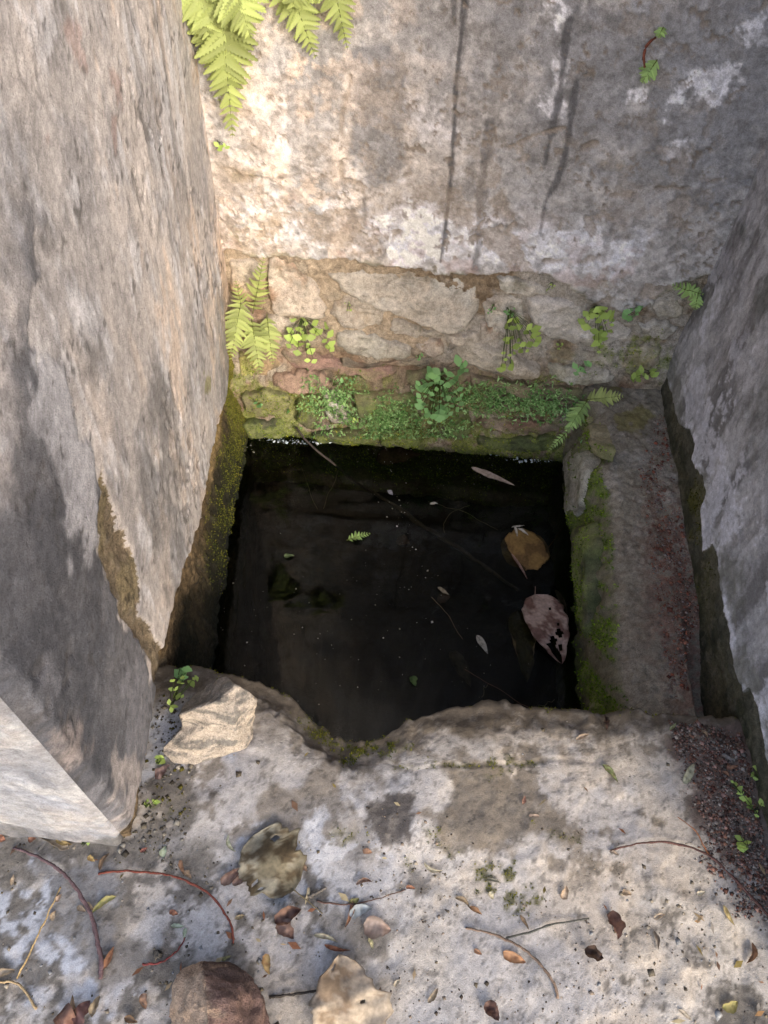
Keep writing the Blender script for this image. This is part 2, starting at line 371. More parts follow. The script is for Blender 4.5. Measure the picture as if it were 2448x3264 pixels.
c = mixc(c, lin('#6d6861'), sst(.1, .7, bst)*sst(.2, .7, Z+.1*bm1)*.6)
dark = bp([(1110, 150), (1190, 120), (1300, 250), (1290, 400), (1240, 560), (1180, 600), (1110, 480), (1120, 330)], .02, .012)
c = mixc(c, lin('#6b6763'), dark*.9)
c = mixc(c, lin('#716d68'), bp([(1560, -80), (2448, -80), (2600, 300), (2480, 560), (2250, 600), (2000, 420), (1700, 420), (1620, 250)], .08, .06)*.85)
c = mixc(c, lin('#77736e'), bp([(2150, 420), (2440, 420), (2350, 640), (2200, 700), (2060, 640)], .05, .04)*.5)
c = mixc(c, lin('#77736c'), bp([(1340, 220), (1450, 230), (1440, 370), (1360, 380)], .02, .02)*.6)
c = mixc(c, lin('#747069'), bp([(1920, 510), (2060, 480), (2140, 520), (2130, 590), (2040, 600), (1940, 570)], .015, .008)*.7)
c = mixc(c, lin('#b5b2b2'), bp([(1080, 660), (1250, 640), (1440, 655), (1560, 700), (1640, 720), (1720, 700), (1900, 720), (2080, 740), (2020, 840), (1800, 880), (1500, 850), (1240, 820), (1130, 760)], .04, .03)*.85)
c = mixc(c, lin('#d2d2d9'), bp([(1110, 690), (1300, 640), (1440, 660), (1430, 800), (1290, 850), (1230, 800), (1260, 740), (1120, 720)], .025, .012)*.95)
c = mixc(c, lin('#b8b0aa'), bp([(1300, 290), (1450, 340), (1450, 420), (1330, 420)], .03, .02)*.5)
for q in ([(2180, 215), (2340, 220), (2330, 300), (2190, 320), (2170, 270)], [(2360, 60), (2448, 40), (2448, 130), (2380, 130)], [(2010, 265), (2050, 270), (2050, 320), (2025, 320)], [(2100, 320), (2170, 300), (2110, 350)], [(2150, 440), (2210, 430), (2160, 480)], [(1750, 200), (1785, 210), (1800, 300), (1770, 400), (1740, 380)], [(1760, 0), (1800, 20), (1780, 100), (1755, 80)]):
    c = mixc(c, lin('#c4bcb6'), bp(q, .022, .008, 13, 40)*.75)
c = mixc(c, lin('#bb9a71'), sst(.25, .6, fbm(X, Z, 14, 6, 57, .65))*sst(.0, -.35, X+.1*bm1)*.55)
c = mixc(c, lin('#8c7348'), np.maximum.reduce([bp([(860, 640), (930, 640), (900, 720), (850, 760), (790, 740), (850, 700)], .02), bp([(740, 740), (790, 720), (800, 800), (745, 800)], .015), bp([(720, 530), (820, 530), (830, 560), (740, 590)], .015), bp([(1900, 470), (2000, 500), (1980, 540)], .02)])*.7)
ol = np.maximum.reduce([bp([(735, 700), (790, 700), (780, 800), (740, 800)], .02), .8*bp([(715, 540), (760, 535), (830, 535), (820, 555), (730, 575)], .012)])*sst(-.2, .4, bm3)
c = mixc(c, lin('#6d6420'), ol*.7)
c = mixc(c, lin('#5a5247'), sst(.3, .62, fbm(X, Z, 28, 5, 58, .6))*.45)
bm4 = fbm(X, Z, 120, 3, 65, .7); c = mixc(c, lin('#c6c0b8'), sst(.35, .65, fbm(X, Z, 32, 5, 66, .65))*.3*sst(.7, .2, Z+.35*X)); c = mixc(c, lin('#5f5a52'), sst(.3, .7, fbm(X, Z, 38, 5, 67, .65))*.35); c *= (1+.10*bm4)[..., None]
fl2 = sst(.33, .39, fbm(X, Z, 21, 5, 68, .6))*sst(-.2, .3, bm1+.4*bm2)
# rain runs
runs = np.maximum.reduce([bs([(1487, -60), (1470, 120), (1455, 260), (1447, 400), (1437, 560), (1420, 720), (1405, 830)], 7, .002, .35), .75*bs([(1445, -60), (1447, 70)], 6, .002), .7*bs([(1560, 380), (1540, 560), (1525, 720), (1515, 850)], 13, .006), .9*bs([(1812, 60), (1795, 180), (1785, 290), (1755, 430), (1735, 520)], 9, .003, .4), .9*bs([(1835, 260), (1815, 400), (1800, 500), (1770, 590), (1740, 640)], 9, .003, .4), .7*bs([(1738, 640), (1728, 700), (1722, 740)], 5, .002), .5*bs([(1950, 710), (1925, 820)], 8, .004), .6*bs([(1165, 630), (1165, 720)], 8, .004), .5*bs([(1890, -60), (1880, 40)], 8, .004)])
c = mixc(c, lin('#413e3c'), runs*.9)
c = mixc(c, lin('#8c5a3c'), sst(.35, .7, fbm(X, Z, 20, 4, 59))*sst(.5, .25, Z)*.35)
# lost plaster flakes, cracks
fl = sst(.34, .42, fbm(X, Z, 9, 5, 60, .6)+.2*bm3)*sst(.62, .45, Z+.08*bm1)*sst(1.2, .2, Z)
fl = np.maximum(fl, bp([(1560, 640), (1600, 600), (1640, 700), (1590, 680)], .01, .006)*.8)
fl = np.maximum(fl, np.maximum.reduce([bs([(1860, 470), (1900, 455)], 9, .006), bs([(1950, 620), (2010, 615)], 8, .005), bs([(1840, 835), (1910, 815)], 9, .006), bs([(1740, 830), (1790, 828)], 7, .005), bs([(1605, 740), (1640, 715)], 8, .006), bs([(1120, 240), (1110, 300), (1090, 360), (1088, 480)], 3.5, .004), bs([(1535, 740), (1620, 750), (1690, 790)], 6, .006), bs([(1620, 470), (1700, 430), (1800, 405)], 4, .004), bs([(2090, 600), (2170, 600), (2330, 560)], 4, .005), bs([(1080, 480), (1090, 560), (1200, 600)], 4, .006)]))
pin = sst(.78, .88, fbm(X, Z, 46, 4, 133, .6))*sst(-.4, .3, bm2)
hair = (1-sst(.012, .03, np.abs(fbm(X, Z, 5.5, 5, 135, .55))))*sst(.05, .35, fbm(X, Z, 3, 3, 136))
c = mixc(c, lin('#4f463b'), np.maximum(pin*.7, hair*.55))
fl = np.clip(np.maximum.reduce([fl, fl2*.45, pin*.7, hair*.4]), 0, 1)
c = mixc(c, lin('#8a7455'), fl*.6); c = mixc(c, lin('#5c5042'), fl*sst(-.1, .5, bm3)*.5)
# rubble zone
rub = np.tile(lin('#87755f'), (*X.shape, 1)); rub = mixc(rub, lin('#9a8d7c'), sst(-.1, .6, bm2)); rub = mixc(rub, lin('#5d4c3a'), sst(.05, .6, bm3)*.7)
rub = mixc(rub, lin('#7f604c'), sst(.1, .5, fbm(X, Z, 12, 5, 61))*sst(-.03, -.12, Z)*.6)
def smear(x, z): return sst(-.85, .15, fbm(x, z, 9, 5, 69, .6)+.3*fbm(x, z, 45, 3, 70))*sst(-.11, .0, z+.03*fbm(x, z, 8, 3, 71))
rub = mixc(rub, np.where((X > .05)[..., None], lin('#a19a92'), lin('#a3927d')), smear(X, Z)*.85)
def moss_back(x, z):
    a = fbm(x, z, 14, 5, 62, .6); b = fbm(x, z, 60, 4, 63, .6)
    m = sst(-.155, -.27, z + .05*a)
    m = np.maximum(m, .8*poly(x, z, b2([(740, 1190), (800, 1170), (860, 1230), (930, 1250), (1020, 1240), (1020, 1370), (760, 1370)]), .02, .03))
    m = np.maximum(m, .75*poly(x, z, b2([(1900, 1110), (2060, 1090), (2110, 1080), (2110, 1200), (1960, 1170)]), .02, .04))
    m = np.maximum(m, .6*poly(x, z, b2([(1060, 1190), (1250, 1230), (1400, 1240), (1800, 1240), (1800, 1330), (1100, 1330)]), .02, .04))
    return np.clip(m*sst(-.55, .15, a + .5*b), 0, 1)
mb = moss_back(X, Z)
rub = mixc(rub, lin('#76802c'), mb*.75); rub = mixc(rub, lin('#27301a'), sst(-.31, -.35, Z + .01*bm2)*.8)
c = mixc(rub, c, plm)
c = mixc(c, lin('#6e6a3a'), plm*sst(.02, .0, Z-edge)*sst(-.2, .4, bm2)*.7)
c *= (1+.12*bm3)[..., None]
H = bprot(Z) + plm*(.008+.004*bm1+.0025*bm2+.0012*bm3) + (1-plm)*(.005*bm2+.0035*bm3-.003)
H += plm*.012*sst(.25, .0, Z-.2+.2*bm1)*0
H -= fl*plm*(.006+.003*bm3)
H += plm*.006*sst(1.088, 1.10, 0*X+1) + .005*bp([(560, -80), (1115, 240), (1090, 360), (1085, 500), (900, 560), (700, 520), (600, -80)], .01, .004)*plm
H += .004*plm*(1-sst(.0, .035, Z-edge))*sst(.1, -.3, bm2)
BPos = np.stack([X, YB-H, Z], -1)
Fq = gridfaces(*X.shape); pm = plm.ravel()[Fq].mean(1) > .5
Fq = Fq[:, ::-1]
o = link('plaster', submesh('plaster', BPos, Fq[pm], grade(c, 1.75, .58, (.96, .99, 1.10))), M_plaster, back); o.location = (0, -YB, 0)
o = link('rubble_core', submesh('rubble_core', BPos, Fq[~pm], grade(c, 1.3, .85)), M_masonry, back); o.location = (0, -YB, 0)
o = box('wall_body', -1.3, 1.6, YB+.03, YB+.45, -.7, 2.9, M_masonry, back); o.location = (0, -YB, 0)
moss_samples('back', BPos, np.array([0, -1., .2]), mb*(1-plm), .35)

STONES = [  # outline in the photo, depth, colour, second colour
 ([(860, 812), (947, 842), (1001, 907), (1039, 978), (1034, 1016), (947, 1010), (871, 994), (850, 920)], .024, '#ad947d', '#94745c'),
 ([(1061, 967), (1115, 940), (1197, 950), (1229, 985), (1219, 1027), (1143, 1043), (1088, 1027), (1050, 994)], .024, '#86745f', '#94836c'),
 ([(1077, 1059), (1143, 1055), (1240, 1080), (1305, 1097), (1316, 1135), (1197, 1143), (1121, 1130), (1072, 1103)], .03, '#9a958a', '#8a8578'),
 ([(1045, 872), (1250, 870), (1425, 884), (1522, 898), (1530, 940), (1515, 1001), (1485, 1045), (1430, 1050), (1340, 1022), (1251, 985), (1100, 934)], .026, '#93887a', '#a3a09a'),
 ([(1584, 885), (1646, 880), (1736, 906), (1743, 931), (1688, 938), (1591, 925)], .02, '#aba69e', '#8f8a7d'),
 ([(1681, 948), (1778, 942), (1826, 966), (1870, 990), (1960, 1020), (2015, 1060), (1995, 1092), (1920, 1112), (1826, 1091), (1743, 1070), (1688, 1028)], .026, '#b9b3b0', '#c3bec0'),
 ([(1542, 952), (1605, 940), (1664, 947), (1672, 1008), (1655, 1060), (1598, 1068), (1546, 1026)], .022, '#a6a097', '#978b7d'),
 ([(1530, 1030), (1584, 1030), (1594, 1077), (1556, 1084), (1532, 1070)], .02, '#80654f', '#8d7760'),
 ([(2061, 955), (2130, 945), (2185, 975), (2165, 1010), (2090, 1003)], .018, '#9f9b95', '#8a8270'),
 ([(2040, 1026), (2120, 1024), (2160, 1049), (2110, 1077), (2047, 1060)], .02, '#a7a49e', '#8c8676'),
 ([(1425, 1100), (1528, 1086), (1598, 1106), (1722, 1167), (1729, 1188), (1646, 1206), (1528, 1181), (1452, 1132)], .034, '#a39686', '#8f8069'),
 ([(1743, 1170), (1826, 1162), (1950, 1181), (1964, 1208), (1874, 1222), (1784, 1217), (1743, 1194)], .03, '#948c77', '#a19b8f'),
 ([(1487, 1192), (1646, 1220), (1798, 1228), (1870, 1245), (1870, 1277), (1784, 1282), (1681, 1262), (1508, 1226)], .03, '#78664f', '#6f6a45'),
 ([(1508, 1342), (1577, 1328), (1681, 1335), (1785, 1354), (1785, 1374), (1688, 1381), (1563, 1374)], .03, '#86725f', '#7a5a47'),
 ([(860, 1200), (947, 1176), (1034, 1176), (1056, 1200), (1045, 1231), (991, 1247), (925, 1244), (871, 1227)], .036, '#8b6f5c', '#7d6350'),
 ([(770, 1252), (844, 1230), (920, 1252), (930, 1287), (922, 1320), (855, 1325), (784, 1309)], .04, '#6f6744', '#6a5944'),
 ([(950, 1262), (1013, 1250), (1020, 1325), (1008, 1363), (974, 1358), (947, 1325)], .04, '#66682f', '#585a2c'),
 ([(1030, 1248), (1061, 1246), (1113, 1309), (1121, 1347), (1072, 1352), (1034, 1336)], .034, '#8f8578', '#b9b3ab'),
 ([(1125, 1240), (1251, 1242), (1345, 1267), (1356, 1347), (1251, 1352), (1143, 1325)], .03, '#5f6a35', '#6f6440'),
 ([(893, 1126), (980, 1121), (1143, 1159), (1265, 1164), (1268, 1198), (1197, 1209), (1067, 1179), (926, 1173)], .026, '#86665a', '#7e6a50'),
 ([(1372, 1300), (1500, 1295), (1506, 1360), (1480, 1395), (1375, 1390)], .032, '#56602c', '#4d4d2a'),
 ([(1428, 1062), (1523, 1058), (1528, 1078), (1425, 1092)], .022, '#8d7a66', '#9b8c79'),
 ([(1334, 1083), (1408, 1081), (1414, 1122), (1370, 1130), (1328, 1108)], .024, '#84664f', '#8d7b66'),
 ([(1080, 1150), (1190, 1152), (1330, 1142), (1420, 1135), (1440, 1170), (1300, 1160)], .024, '#8a7d69', '#826a55'),
 ([(1290, 1180), (1430, 1170), (1500, 1190), (1470, 1240), (1360, 1250), (1290, 1225)], .03, '#7d6650', '#6c6741'),
 ([(780, 1335), (860, 1340), (930, 1335), (960, 1375), (900, 1400), (790, 1390)], .036, '#4a4a28', '#3d4426'),
 ([(985, 1375), (1120, 1362), (1190, 1375), (1180, 1410), (1010, 1412)], .034, '#4c4d28', '#3f4826'),
 ([(1205, 1365), (1345, 1362), (1360, 1400), (1330, 1425), (1210, 1415)], .034, '#4d5528', '#414a22'),
 ([(1520, 1390), (1680, 1392), (1790, 1385), (1790, 1430), (1640, 1440), (1520, 1420)], .034, '#465024', '#363c22'),
 ([(735, 830), (800, 828), (845, 850), (850, 930), (790, 960), (738, 930)], .022, '#a68a68', '#b39a7c'),
 ([(745, 985), (850, 1000), (960, 1025), (1050, 1035), (1050, 1070), (900, 1100), (760, 1110)], .022, '#8f7458', '#7d5f48'),
 ([(1250, 1010), (1330, 1035), (1410, 1062), (1400, 1075), (1330, 1072), (1240, 1050)], .022, '#8c8375', '#7e7060'),
 ([(1760, 1105), (1880, 1122), (1960, 1120), (1960, 1160), (1860, 1160), (1750, 1150)], .022, '#7b6b4e', '#6d6638'),
 ([(1960, 1115), (2050, 1095), (2100, 1100), (2095, 1180), (2010, 1190), (1965, 1165)], .026, '#7b7140', '#86765c'),
 ([(760, 1120), (880, 1130), (900, 1165), (850, 1185), (760, 1200)], .026, '#8d7350', '#8c8338'),
]
def stone_obj(name, outline, depth, c1, c2, seed, to3d, mossf, parent, inset=.016, seg=44, rings=9, lump=.006):
    q = resample(np.asarray(outline, float), seg, True); q = q*.6+.2*np.roll(q, 1, 0)+.2*np.roll(q, -1, 0); cen = q.mean(0)
    V, = [[]]; Cc = []
    rr = [0.] + [((k+1)/rings)**.62 for k in range(rings)] + [1.02]
    V = []; 
    for k, r in enumerate(rr):
        for i in range(seg if k else 1):
            p2 = cen + (q[i]-cen)*r
            V.append((p2[0], p2[1], r, k))
    V = np.array(V); px_, pz_ = V[:, 0].copy(), V[:, 1].copy()
    jit = .006*V[:, 2]
    px2 = px_ + jit*fbm(px_, pz_, 55, 3, seed); pz2 = pz_ + jit*fbm(px_, pz_, 55, 3, seed+7)
    tx, tz = np.random.default_rng(seed).normal(0, .10, 2)
    h = depth*np.clip(1-V[:, 2]**9, 0, 1)**.6 + lump*fbm(px_, pz_, 14, 4, seed+1) + .003*fbm(px_, pz_, 60, 4, seed+2, .6) + tx*(px_-cen[0]) + tz*(pz_-cen[1])
    h = np.where(V[:, 3] == len(rr)-1, -inset, np.where(V[:, 3] == len(rr)-2, h*.35-.003, h))
    P = to3d(px2, pz2, h)
    col = np.tile(lin(c1), (len(V), 1)); col = mixc(col, lin(c2), sst(-.2, .5, fbm(px_, pz_, 18, 5, seed+3, .6)))
    col = mixc(col, lin('#57503f'), sst(.2, .7, fbm(px_, pz_, 40, 4, seed+4, .65))*.6)
    if name == 'stone' and to3d is to_back: col = mixc(col, lin('#a39a8f'), smear(px_, pz_)*.7)
    mo = mossf(px_, pz_); col = mixc(col, lin('#727c2a'), mo*.65)
    col *= (1+.12*fbm(px_, pz_, 70, 3, seed+5))[:, None]
    fa = [(0, 1+(i+1) % seg, 1+i) for i in range(seg)]
    for k in range(len(rr)-2):
        a = 1+k*seg; b = a+seg
        fa += [(a+i, a+(i+1) % seg, b+(i+1) % seg, b+i) for i in range(seg)]
    fa = [tuple(reversed(f_)) for f_ in fa]
    o = link(name, mesh(name, P, fa, grade(col, 1.45, .75)), M_stone, parent)
    return o, P, mo
def to_back(x, z, h): return np.stack([x, YB-bprot(z)-h-.002, z + .35*h*sst(-.08, -.13, z)], -1)
for i, (ol_, dep, c1, c2) in enumerate(STONES):
    o, P, mo = stone_obj('stone', b2(ol_), dep*.42, c1, c2, 200+i*13, to_back, lambda x, z: moss_back(x, z)*.8, back)
    o.location = (0, -YB, 0); moss_samples('back', P, np.array([0, -1., .25]), mo, .9)
# sheet of tiny leaves and moss over the footing
for (cx_, cy_, sx_, sy_, n_) in ((1180, 1310, 75, 36, 420), (1260, 1330, 60, 40, 360), (1090, 1255, 45, 30, 200), (1620, 1255, 110, 26, 420), (1740, 1285, 80, 22, 300), (1490, 1245, 60, 24, 160), (1000, 1270, 25, 45, 120), (1420, 1345, 60, 30, 120)):
    Q = [PB((cx_+random.gauss(0, sx_), min(1375, cy_+random.gauss(0, sy_)))) for _ in range(n_)]
    MOSS.setdefault('liver', []).append((np.array(Q)+np.array([0, -.022, 0]), np.tile([0, -.75, .66], (len(Q), 1)), np.ones(len(Q))))
o = moss_build('back', back); o.location = (0, -YB, 0)
o = moss_build('liver', back, 'creeping_leaves', .010, ('#86a868', '#9cbc7c', '#6f9656', '#a4c688'), .85); o.location = (0, -YB, 0)

# ================================================================== LEFT WALL
left = empty('left_wall', (LA[0], LA[1], 0), 'tall grey mottled plaster wall on the left with sunlit end face', 'wall')
ls = spaced(0, 0, 1.47, 1.52, .0044); lz = spaced(-.62, -.5, 1.28, 2.3, .0044)
X, Z = np.meshgrid(ls, lz, indexing='ij'); X[0] = 0
l2 = lambda L: [L2(p) for p in L]
def lp(pts, wp=.03, soft=.015, seed=3, f=20): return poly(X, Z, l2(pts), soft, wp, f, seed)
lm1 = fbm(X, Z, 3.2, 6, 72, .6); lm2 = fbm(X, Z, 9, 6, 73, .62); lm3 = fbm(X, Z, 45, 5, 74, .65); lst = fbm(X, Z, 15, 6, 75, .62, .28); lst2 = fbm(X, Z, 34, 5, 76, .6, .25)
LE = np.array(l2([(735, 1000), (722, 1100), (715, 1254), (661, 1461), (630, 1653), (569, 1830), (523, 1984), (507, 2061)]))
LE = LE[np.argsort(LE[:, 0])]
ledge_z = np.interp(X, LE[:, 0], LE[:, 1]) + .008*fbm(X, Z, 20, 4, 77)
pl = sst(-.003, .006, Z-ledge_z)
c = np.tile(lin('#8a8279'), (*X.shape, 1))
c = mixc(c, lin('#a39687'), sst(-.5, .7, .5*lst+.7*lm1)*.7)
c = mixc(c, lin('#b79a78'), sst(.1, .65, fbm(X, Z, 11, 6, 78, .62, .4))*sst(.2, .9, X+.2*lm1)*.5)
c = mixc(c, lin('#6c6865'), sst(-.1, .8, -.6*lst+.6*lm2)*.6)
c = mixc(c, lin('#acaaa8'), sst(.1, .8, .7*lst2+.5*lm2)*.5)
c = mixc(c, lin('#56534f'), sst(.0, .8, fbm(X, Z, 4.5, 6, 79, .62, .6)-.05)*.7)
# coats
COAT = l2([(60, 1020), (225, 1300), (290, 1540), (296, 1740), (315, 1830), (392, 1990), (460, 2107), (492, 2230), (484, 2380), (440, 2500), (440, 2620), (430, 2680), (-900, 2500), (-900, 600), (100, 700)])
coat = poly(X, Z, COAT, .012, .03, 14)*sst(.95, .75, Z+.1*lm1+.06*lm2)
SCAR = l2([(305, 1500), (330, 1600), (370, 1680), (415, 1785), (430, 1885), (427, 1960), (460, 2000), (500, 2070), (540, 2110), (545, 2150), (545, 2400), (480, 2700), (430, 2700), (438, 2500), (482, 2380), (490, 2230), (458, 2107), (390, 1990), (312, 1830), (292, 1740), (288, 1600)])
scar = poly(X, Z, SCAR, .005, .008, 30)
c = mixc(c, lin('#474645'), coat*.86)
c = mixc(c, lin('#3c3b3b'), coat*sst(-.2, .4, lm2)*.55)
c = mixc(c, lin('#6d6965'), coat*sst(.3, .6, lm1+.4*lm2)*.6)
c = mixc(c, lin('#9a948b'), lp([(60, 1100), (180, 1120), (250, 1350), (285, 1540), (290, 1720), (200, 1760), (170, 1640), (140, 1500), (60, 1300)], .03)*.75)
c = mixc(c, lin('#4d4a48'), lp([(0, 1380), (130, 1420), (170, 1560), (160, 1700), (60, 1800), (0, 1760)], .04, .03)*.55)
c = mixc(c, lin('#55514d'), lp([(40, 300), (150, 560), (170, 840), (120, 900), (0, 800), (-200, 500)], .05, .05)*.5)
c = mixc(c, lin('#97806a'), lp([(170, 2330), (240, 2300), (260, 2380), (200, 2460)], .03, .02)*.5)
c = mixc(c, lin('#a2907a'), lp([(330, 2420), (480, 2450), (440, 2640), (370, 2560)], .03, .02)*.6)
c = mixc(c, lin('#7d4f38'), np.maximum.reduce([lp([(330, 230), (365, 250), (360, 330), (335, 310)], .012, .006, 4, 45), lp([(338, 380), (350, 380), (350, 500), (340, 500)], .008, .004, 5, 40), lp([(190, 100), (240, 80), (240, 170), (210, 170)], .02, .01), lp([(130, 400), (150, 400), (150, 460), (130, 460)], .015, .008)])*.4)
c = mixc(c, lin('#b8915f'), lp([(640, -50), (700, 200), (725, 700), (735, 1100), (715, 1110), (690, 850), (670, 600), (600, 200), (590, -50)], .03, .03)*.55)
rubc = np.tile(lin('#766349'), (*X.shape, 1)); rubc = mixc(rubc, lin('#957f60'), sst(-.1, .5, lm2)); rubc = mixc(rubc, lin('#453a2b'), sst(.05, .6, lm3)*.8)
lowmoss = sst(-.13, -.24, Z+.035*lm2)*sst(.62, .95, X)*sst(-.5, .1, lm2+.4*lm3)
lowmoss = np.maximum(lowmoss, .9*lp([(725, 1050), (745, 1180), (770, 1260), (760, 1400), (740, 1500), (720, 1420), (730, 1300), (715, 1200)], .02))
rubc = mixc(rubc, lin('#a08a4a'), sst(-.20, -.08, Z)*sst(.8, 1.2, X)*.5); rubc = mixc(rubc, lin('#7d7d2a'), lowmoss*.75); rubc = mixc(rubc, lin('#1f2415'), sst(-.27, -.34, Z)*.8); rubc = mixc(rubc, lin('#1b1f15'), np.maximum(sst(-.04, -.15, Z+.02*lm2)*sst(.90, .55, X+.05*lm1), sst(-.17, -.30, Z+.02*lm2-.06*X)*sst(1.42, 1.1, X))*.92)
c = mixc(rubc, c, pl)
c = mixc(c, mixc(mixc(rubc, lin('#857a68'), np.full(X.shape, .55)), lin('#7d7550'), sst(0, .5, lm2)*.4), scar*.85)
c = mixc(c, lin('#6f6a26'), lp([(640, 1200), (660, 1210), (660, 1250), (640, 1250)], .012, .006, 8, 40)*.8)
c = mixc(c, lin('#7c6f52'), sst(.02, .0, Z-ledge_z)*pl*sst(-.1, .4, lm2)*.5)
pit = sst(.40, .50, fbm(X, Z, 34, 3, 80))*sst(.25, .4, fbm(X, Z, 4, 3, 81)+.3)
c = mixc(c, lin('#4a443d'), pit*.5); lm4 = fbm(X, Z, 130, 3, 137, .7)
c = mixc(c, lin('#3f3a34'), sst(.88, 1.0, fbm(X, Z, 48, 3, 139))*sst(-.3, .3, lm2)*.7)
hair = (1-sst(.010, .026, np.abs(fbm(X, Z, 4.2, 5, 140, .55, .5))))*sst(.0, .35, fbm(X, Z, 3, 3, 141)); c = mixc(c, lin('#48413a'), hair*.4)
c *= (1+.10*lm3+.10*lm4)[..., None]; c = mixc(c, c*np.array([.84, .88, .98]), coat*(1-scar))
edgefade = sst(0, .03, X)
H = pl*(.010+.002*lm1+.0009*lm2+.0005*lm3+.0004*lst2) + (1-pl)*(.008*lm2+.004*lm3-.004) + (1-pl)*.035*sst(-.17, -.32, Z+.01*lm2)
H += coat*.0035*(1-scar) - scar*(.006-.004*lm2-.003*lm3) - pit*.003
H *= edgefade*.9+.1
P = np.stack([LA[0]+LD[0]*X+LN[0]*H, LA[1]+LD[1]*X+LN[1]*H, Z], -1)
def corner(z):
    chip = .004 + .004*np.clip(fbm(z, z*0, 14, 4, 121), -.5, 1) + .012*sst(.45, .8, fbm(z, z*0, 9, 3, 122)) + .010*sst(.10, .0, z)
    return np.stack([LA[0]-chip, LA[1]+chip*.8, z], -1)
wq = np.clip(1-X/.030, 0, 1)[..., None]**2
P = P + wq*(corner(lz)-P[0])[None]
Fq = gridfaces(*X.shape); pm = (pl*(1-scar)).ravel()[Fq].mean(1) > .5
off = (-LA[0], -LA[1], 0)
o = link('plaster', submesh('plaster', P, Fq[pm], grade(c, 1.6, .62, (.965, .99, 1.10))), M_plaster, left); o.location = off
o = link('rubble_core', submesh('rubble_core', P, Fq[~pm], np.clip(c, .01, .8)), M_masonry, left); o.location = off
moss_samples('left', P, np.array([LN[0], LN[1], .2]), lowmoss*(1-pl)*sst(-.36, -.30, Z), .8)
o = moss_build('left', left, size=.0032, pal=('#6f7426', '#84842c', '#55601f', '#8f8a34'), k=.8); o.location = off
# sunlit end face
ex = spaced(-1.5, -.72, LA[0], LA[0], .005); ex = ex[ex < LA[0]-.001]; ex = np.append(ex, LA[0]); ez = spaced(-.08, -.03, .8, 2.3, .005)
X, Z = np.meshgrid(ex, ez, indexing='ij'); em1 = fbm(X, Z, 5, 5, 82, .6); em2 = fbm(X, Z, 16, 6, 83, .62); em3 = fbm(X, Z, 50, 4, 84, .6); es = fbm(X, Z, 12, 5, 85, .6, .35)
c = np.tile(lin('#aeaeaf'), (*X.shape, 1)); c = mixc(c, lin('#bdb5a8'), sst(-.1, .6, em1)); c = mixc(c, lin('#8f8f90'), sst(.1, .6, es)*.55); c = mixc(c, lin('#b8a389'), sst(.25, .6, em2)*.45); c = mixc(c, lin('#6f6656'), sst(.05, .0, Z+.03*em2)*.8); c = mixc(c, lin('#77757a'), sst(.2, .7, fbm(X, Z, 7, 6, 86, .65))*.5)
c *= (1+.07*em3)[..., None]
fade = sst(0, .03, LA[0]-X)
H = (.004*em1+.002*em2+.0008*em3)*fade
P = np.stack([X, LA[1]-H, Z], -1); wq = np.clip(1-(LA[0]-X)/.030, 0, 1)[..., None]**2; P = P + wq*(corner(ez)-P[-1])[None]
o = link('end_face', mesh('end_face', P, gridfaces(*X.shape)[:, ::-1], grade(c, .80, .5, (.93, .98, 1.10))), M_plaster, left); o.location = off
bw = np.array([(LA[0]-.05, LA[1]+.04), (LB[0]-.03, 1.79), (-1.5, 1.79), (-1.5, LA[1]+.04)])
V = [(x, y, z) for z in (-.6, 2.28) for x, y in bw]
o = link('wall_body', mesh('wall_body', V, [(0, 1, 5, 4), (1, 2, 6, 5), (2, 3, 7, 6), (3, 0, 4, 7), (4, 5, 6, 7), (3, 2, 1, 0)], np.tile(lin('#8a8682'), (8, 1)), False), M_masonry, left); o.location = off

# ================================================================== RIGHT WALL
right = empty('right_wall', (XR, .25, 0), 'shaded dark grey plaster wall on the right with mossy unplastered foot', 'wall')
ry = spaced(.20, .25, 1.80, 1.80, .0044); rz = spaced(-.55, -.35, .78, 2.3, .0044)
X, Z = np.meshgrid(ry, rz, indexing='ij')
r2 = lambda L: [R2(p) for p in L]
RE = np.array(r2([(2130, 1080), (2125, 1180), (2163, 1337), (2199, 1374), (2221, 1417), (2206, 1475), (2239, 1518), (2253, 1576), (2235, 1634), (2243, 1764), (2279, 1735), (2300, 1851), (2329, 1996), (2347, 2119), (2373, 2206), (2409, 2213), (2450, 2260)]))
RE = RE[np.argsort(RE[:, 0])]
rm1 = fbm(X, Z, 3.2, 6, 92, .6); rm2 = fbm(X, Z, 9, 6, 93, .62); rm3 = fbm(X, Z, 45, 5, 94, .65); rst = fbm(X, Z, 18, 6, 95, .62, .3)
re = np.interp(X, RE[:, 0], RE[:, 1]) + .007*fbm(X, Z, 17, 5, 96, .65); re = np.where(X < .72, .06+.02*rm2, re)
pl = sst(-.003, .005, Z-re)
c = np.tile(lin('#77736f'), (*X.shape, 1)); c = mixc(c, lin('#8f8b88'), sst(-.1, .5, rst+.2*rm1)*.8); c = mixc(c, lin('#55514d'), sst(.05, .6, -rst+.4*rm2)*.75)
c = mixc(c, lin('#a09da0'), sst(.2, .6, rm2+.3*rm3)*sst(.5, .2, Z)*.7); c = mixc(c, lin('#4b4c40'), sst(.1, .6, rm1)*sst(.15, .5, Z)*.6)
c = mixc(c, lin('#b0adaf'), sst(.03, .012, Z-re)*pl*sst(-.3, .2, rm2)*.6)
base = np.tile(lin('#56523f'), (*X.shape, 1)); base = mixc(base, lin('#3c3c2c'), sst(-.1, .5, rm2)); base = mixc(base, lin('#62602c'), sst(.0, .5, fbm(X, Z, 8, 5, 97))*sst(.9, 1.3, X)*.8); base = mixc(base, lin('#6d6558'), sst(.2, .6, rm3)*.4)
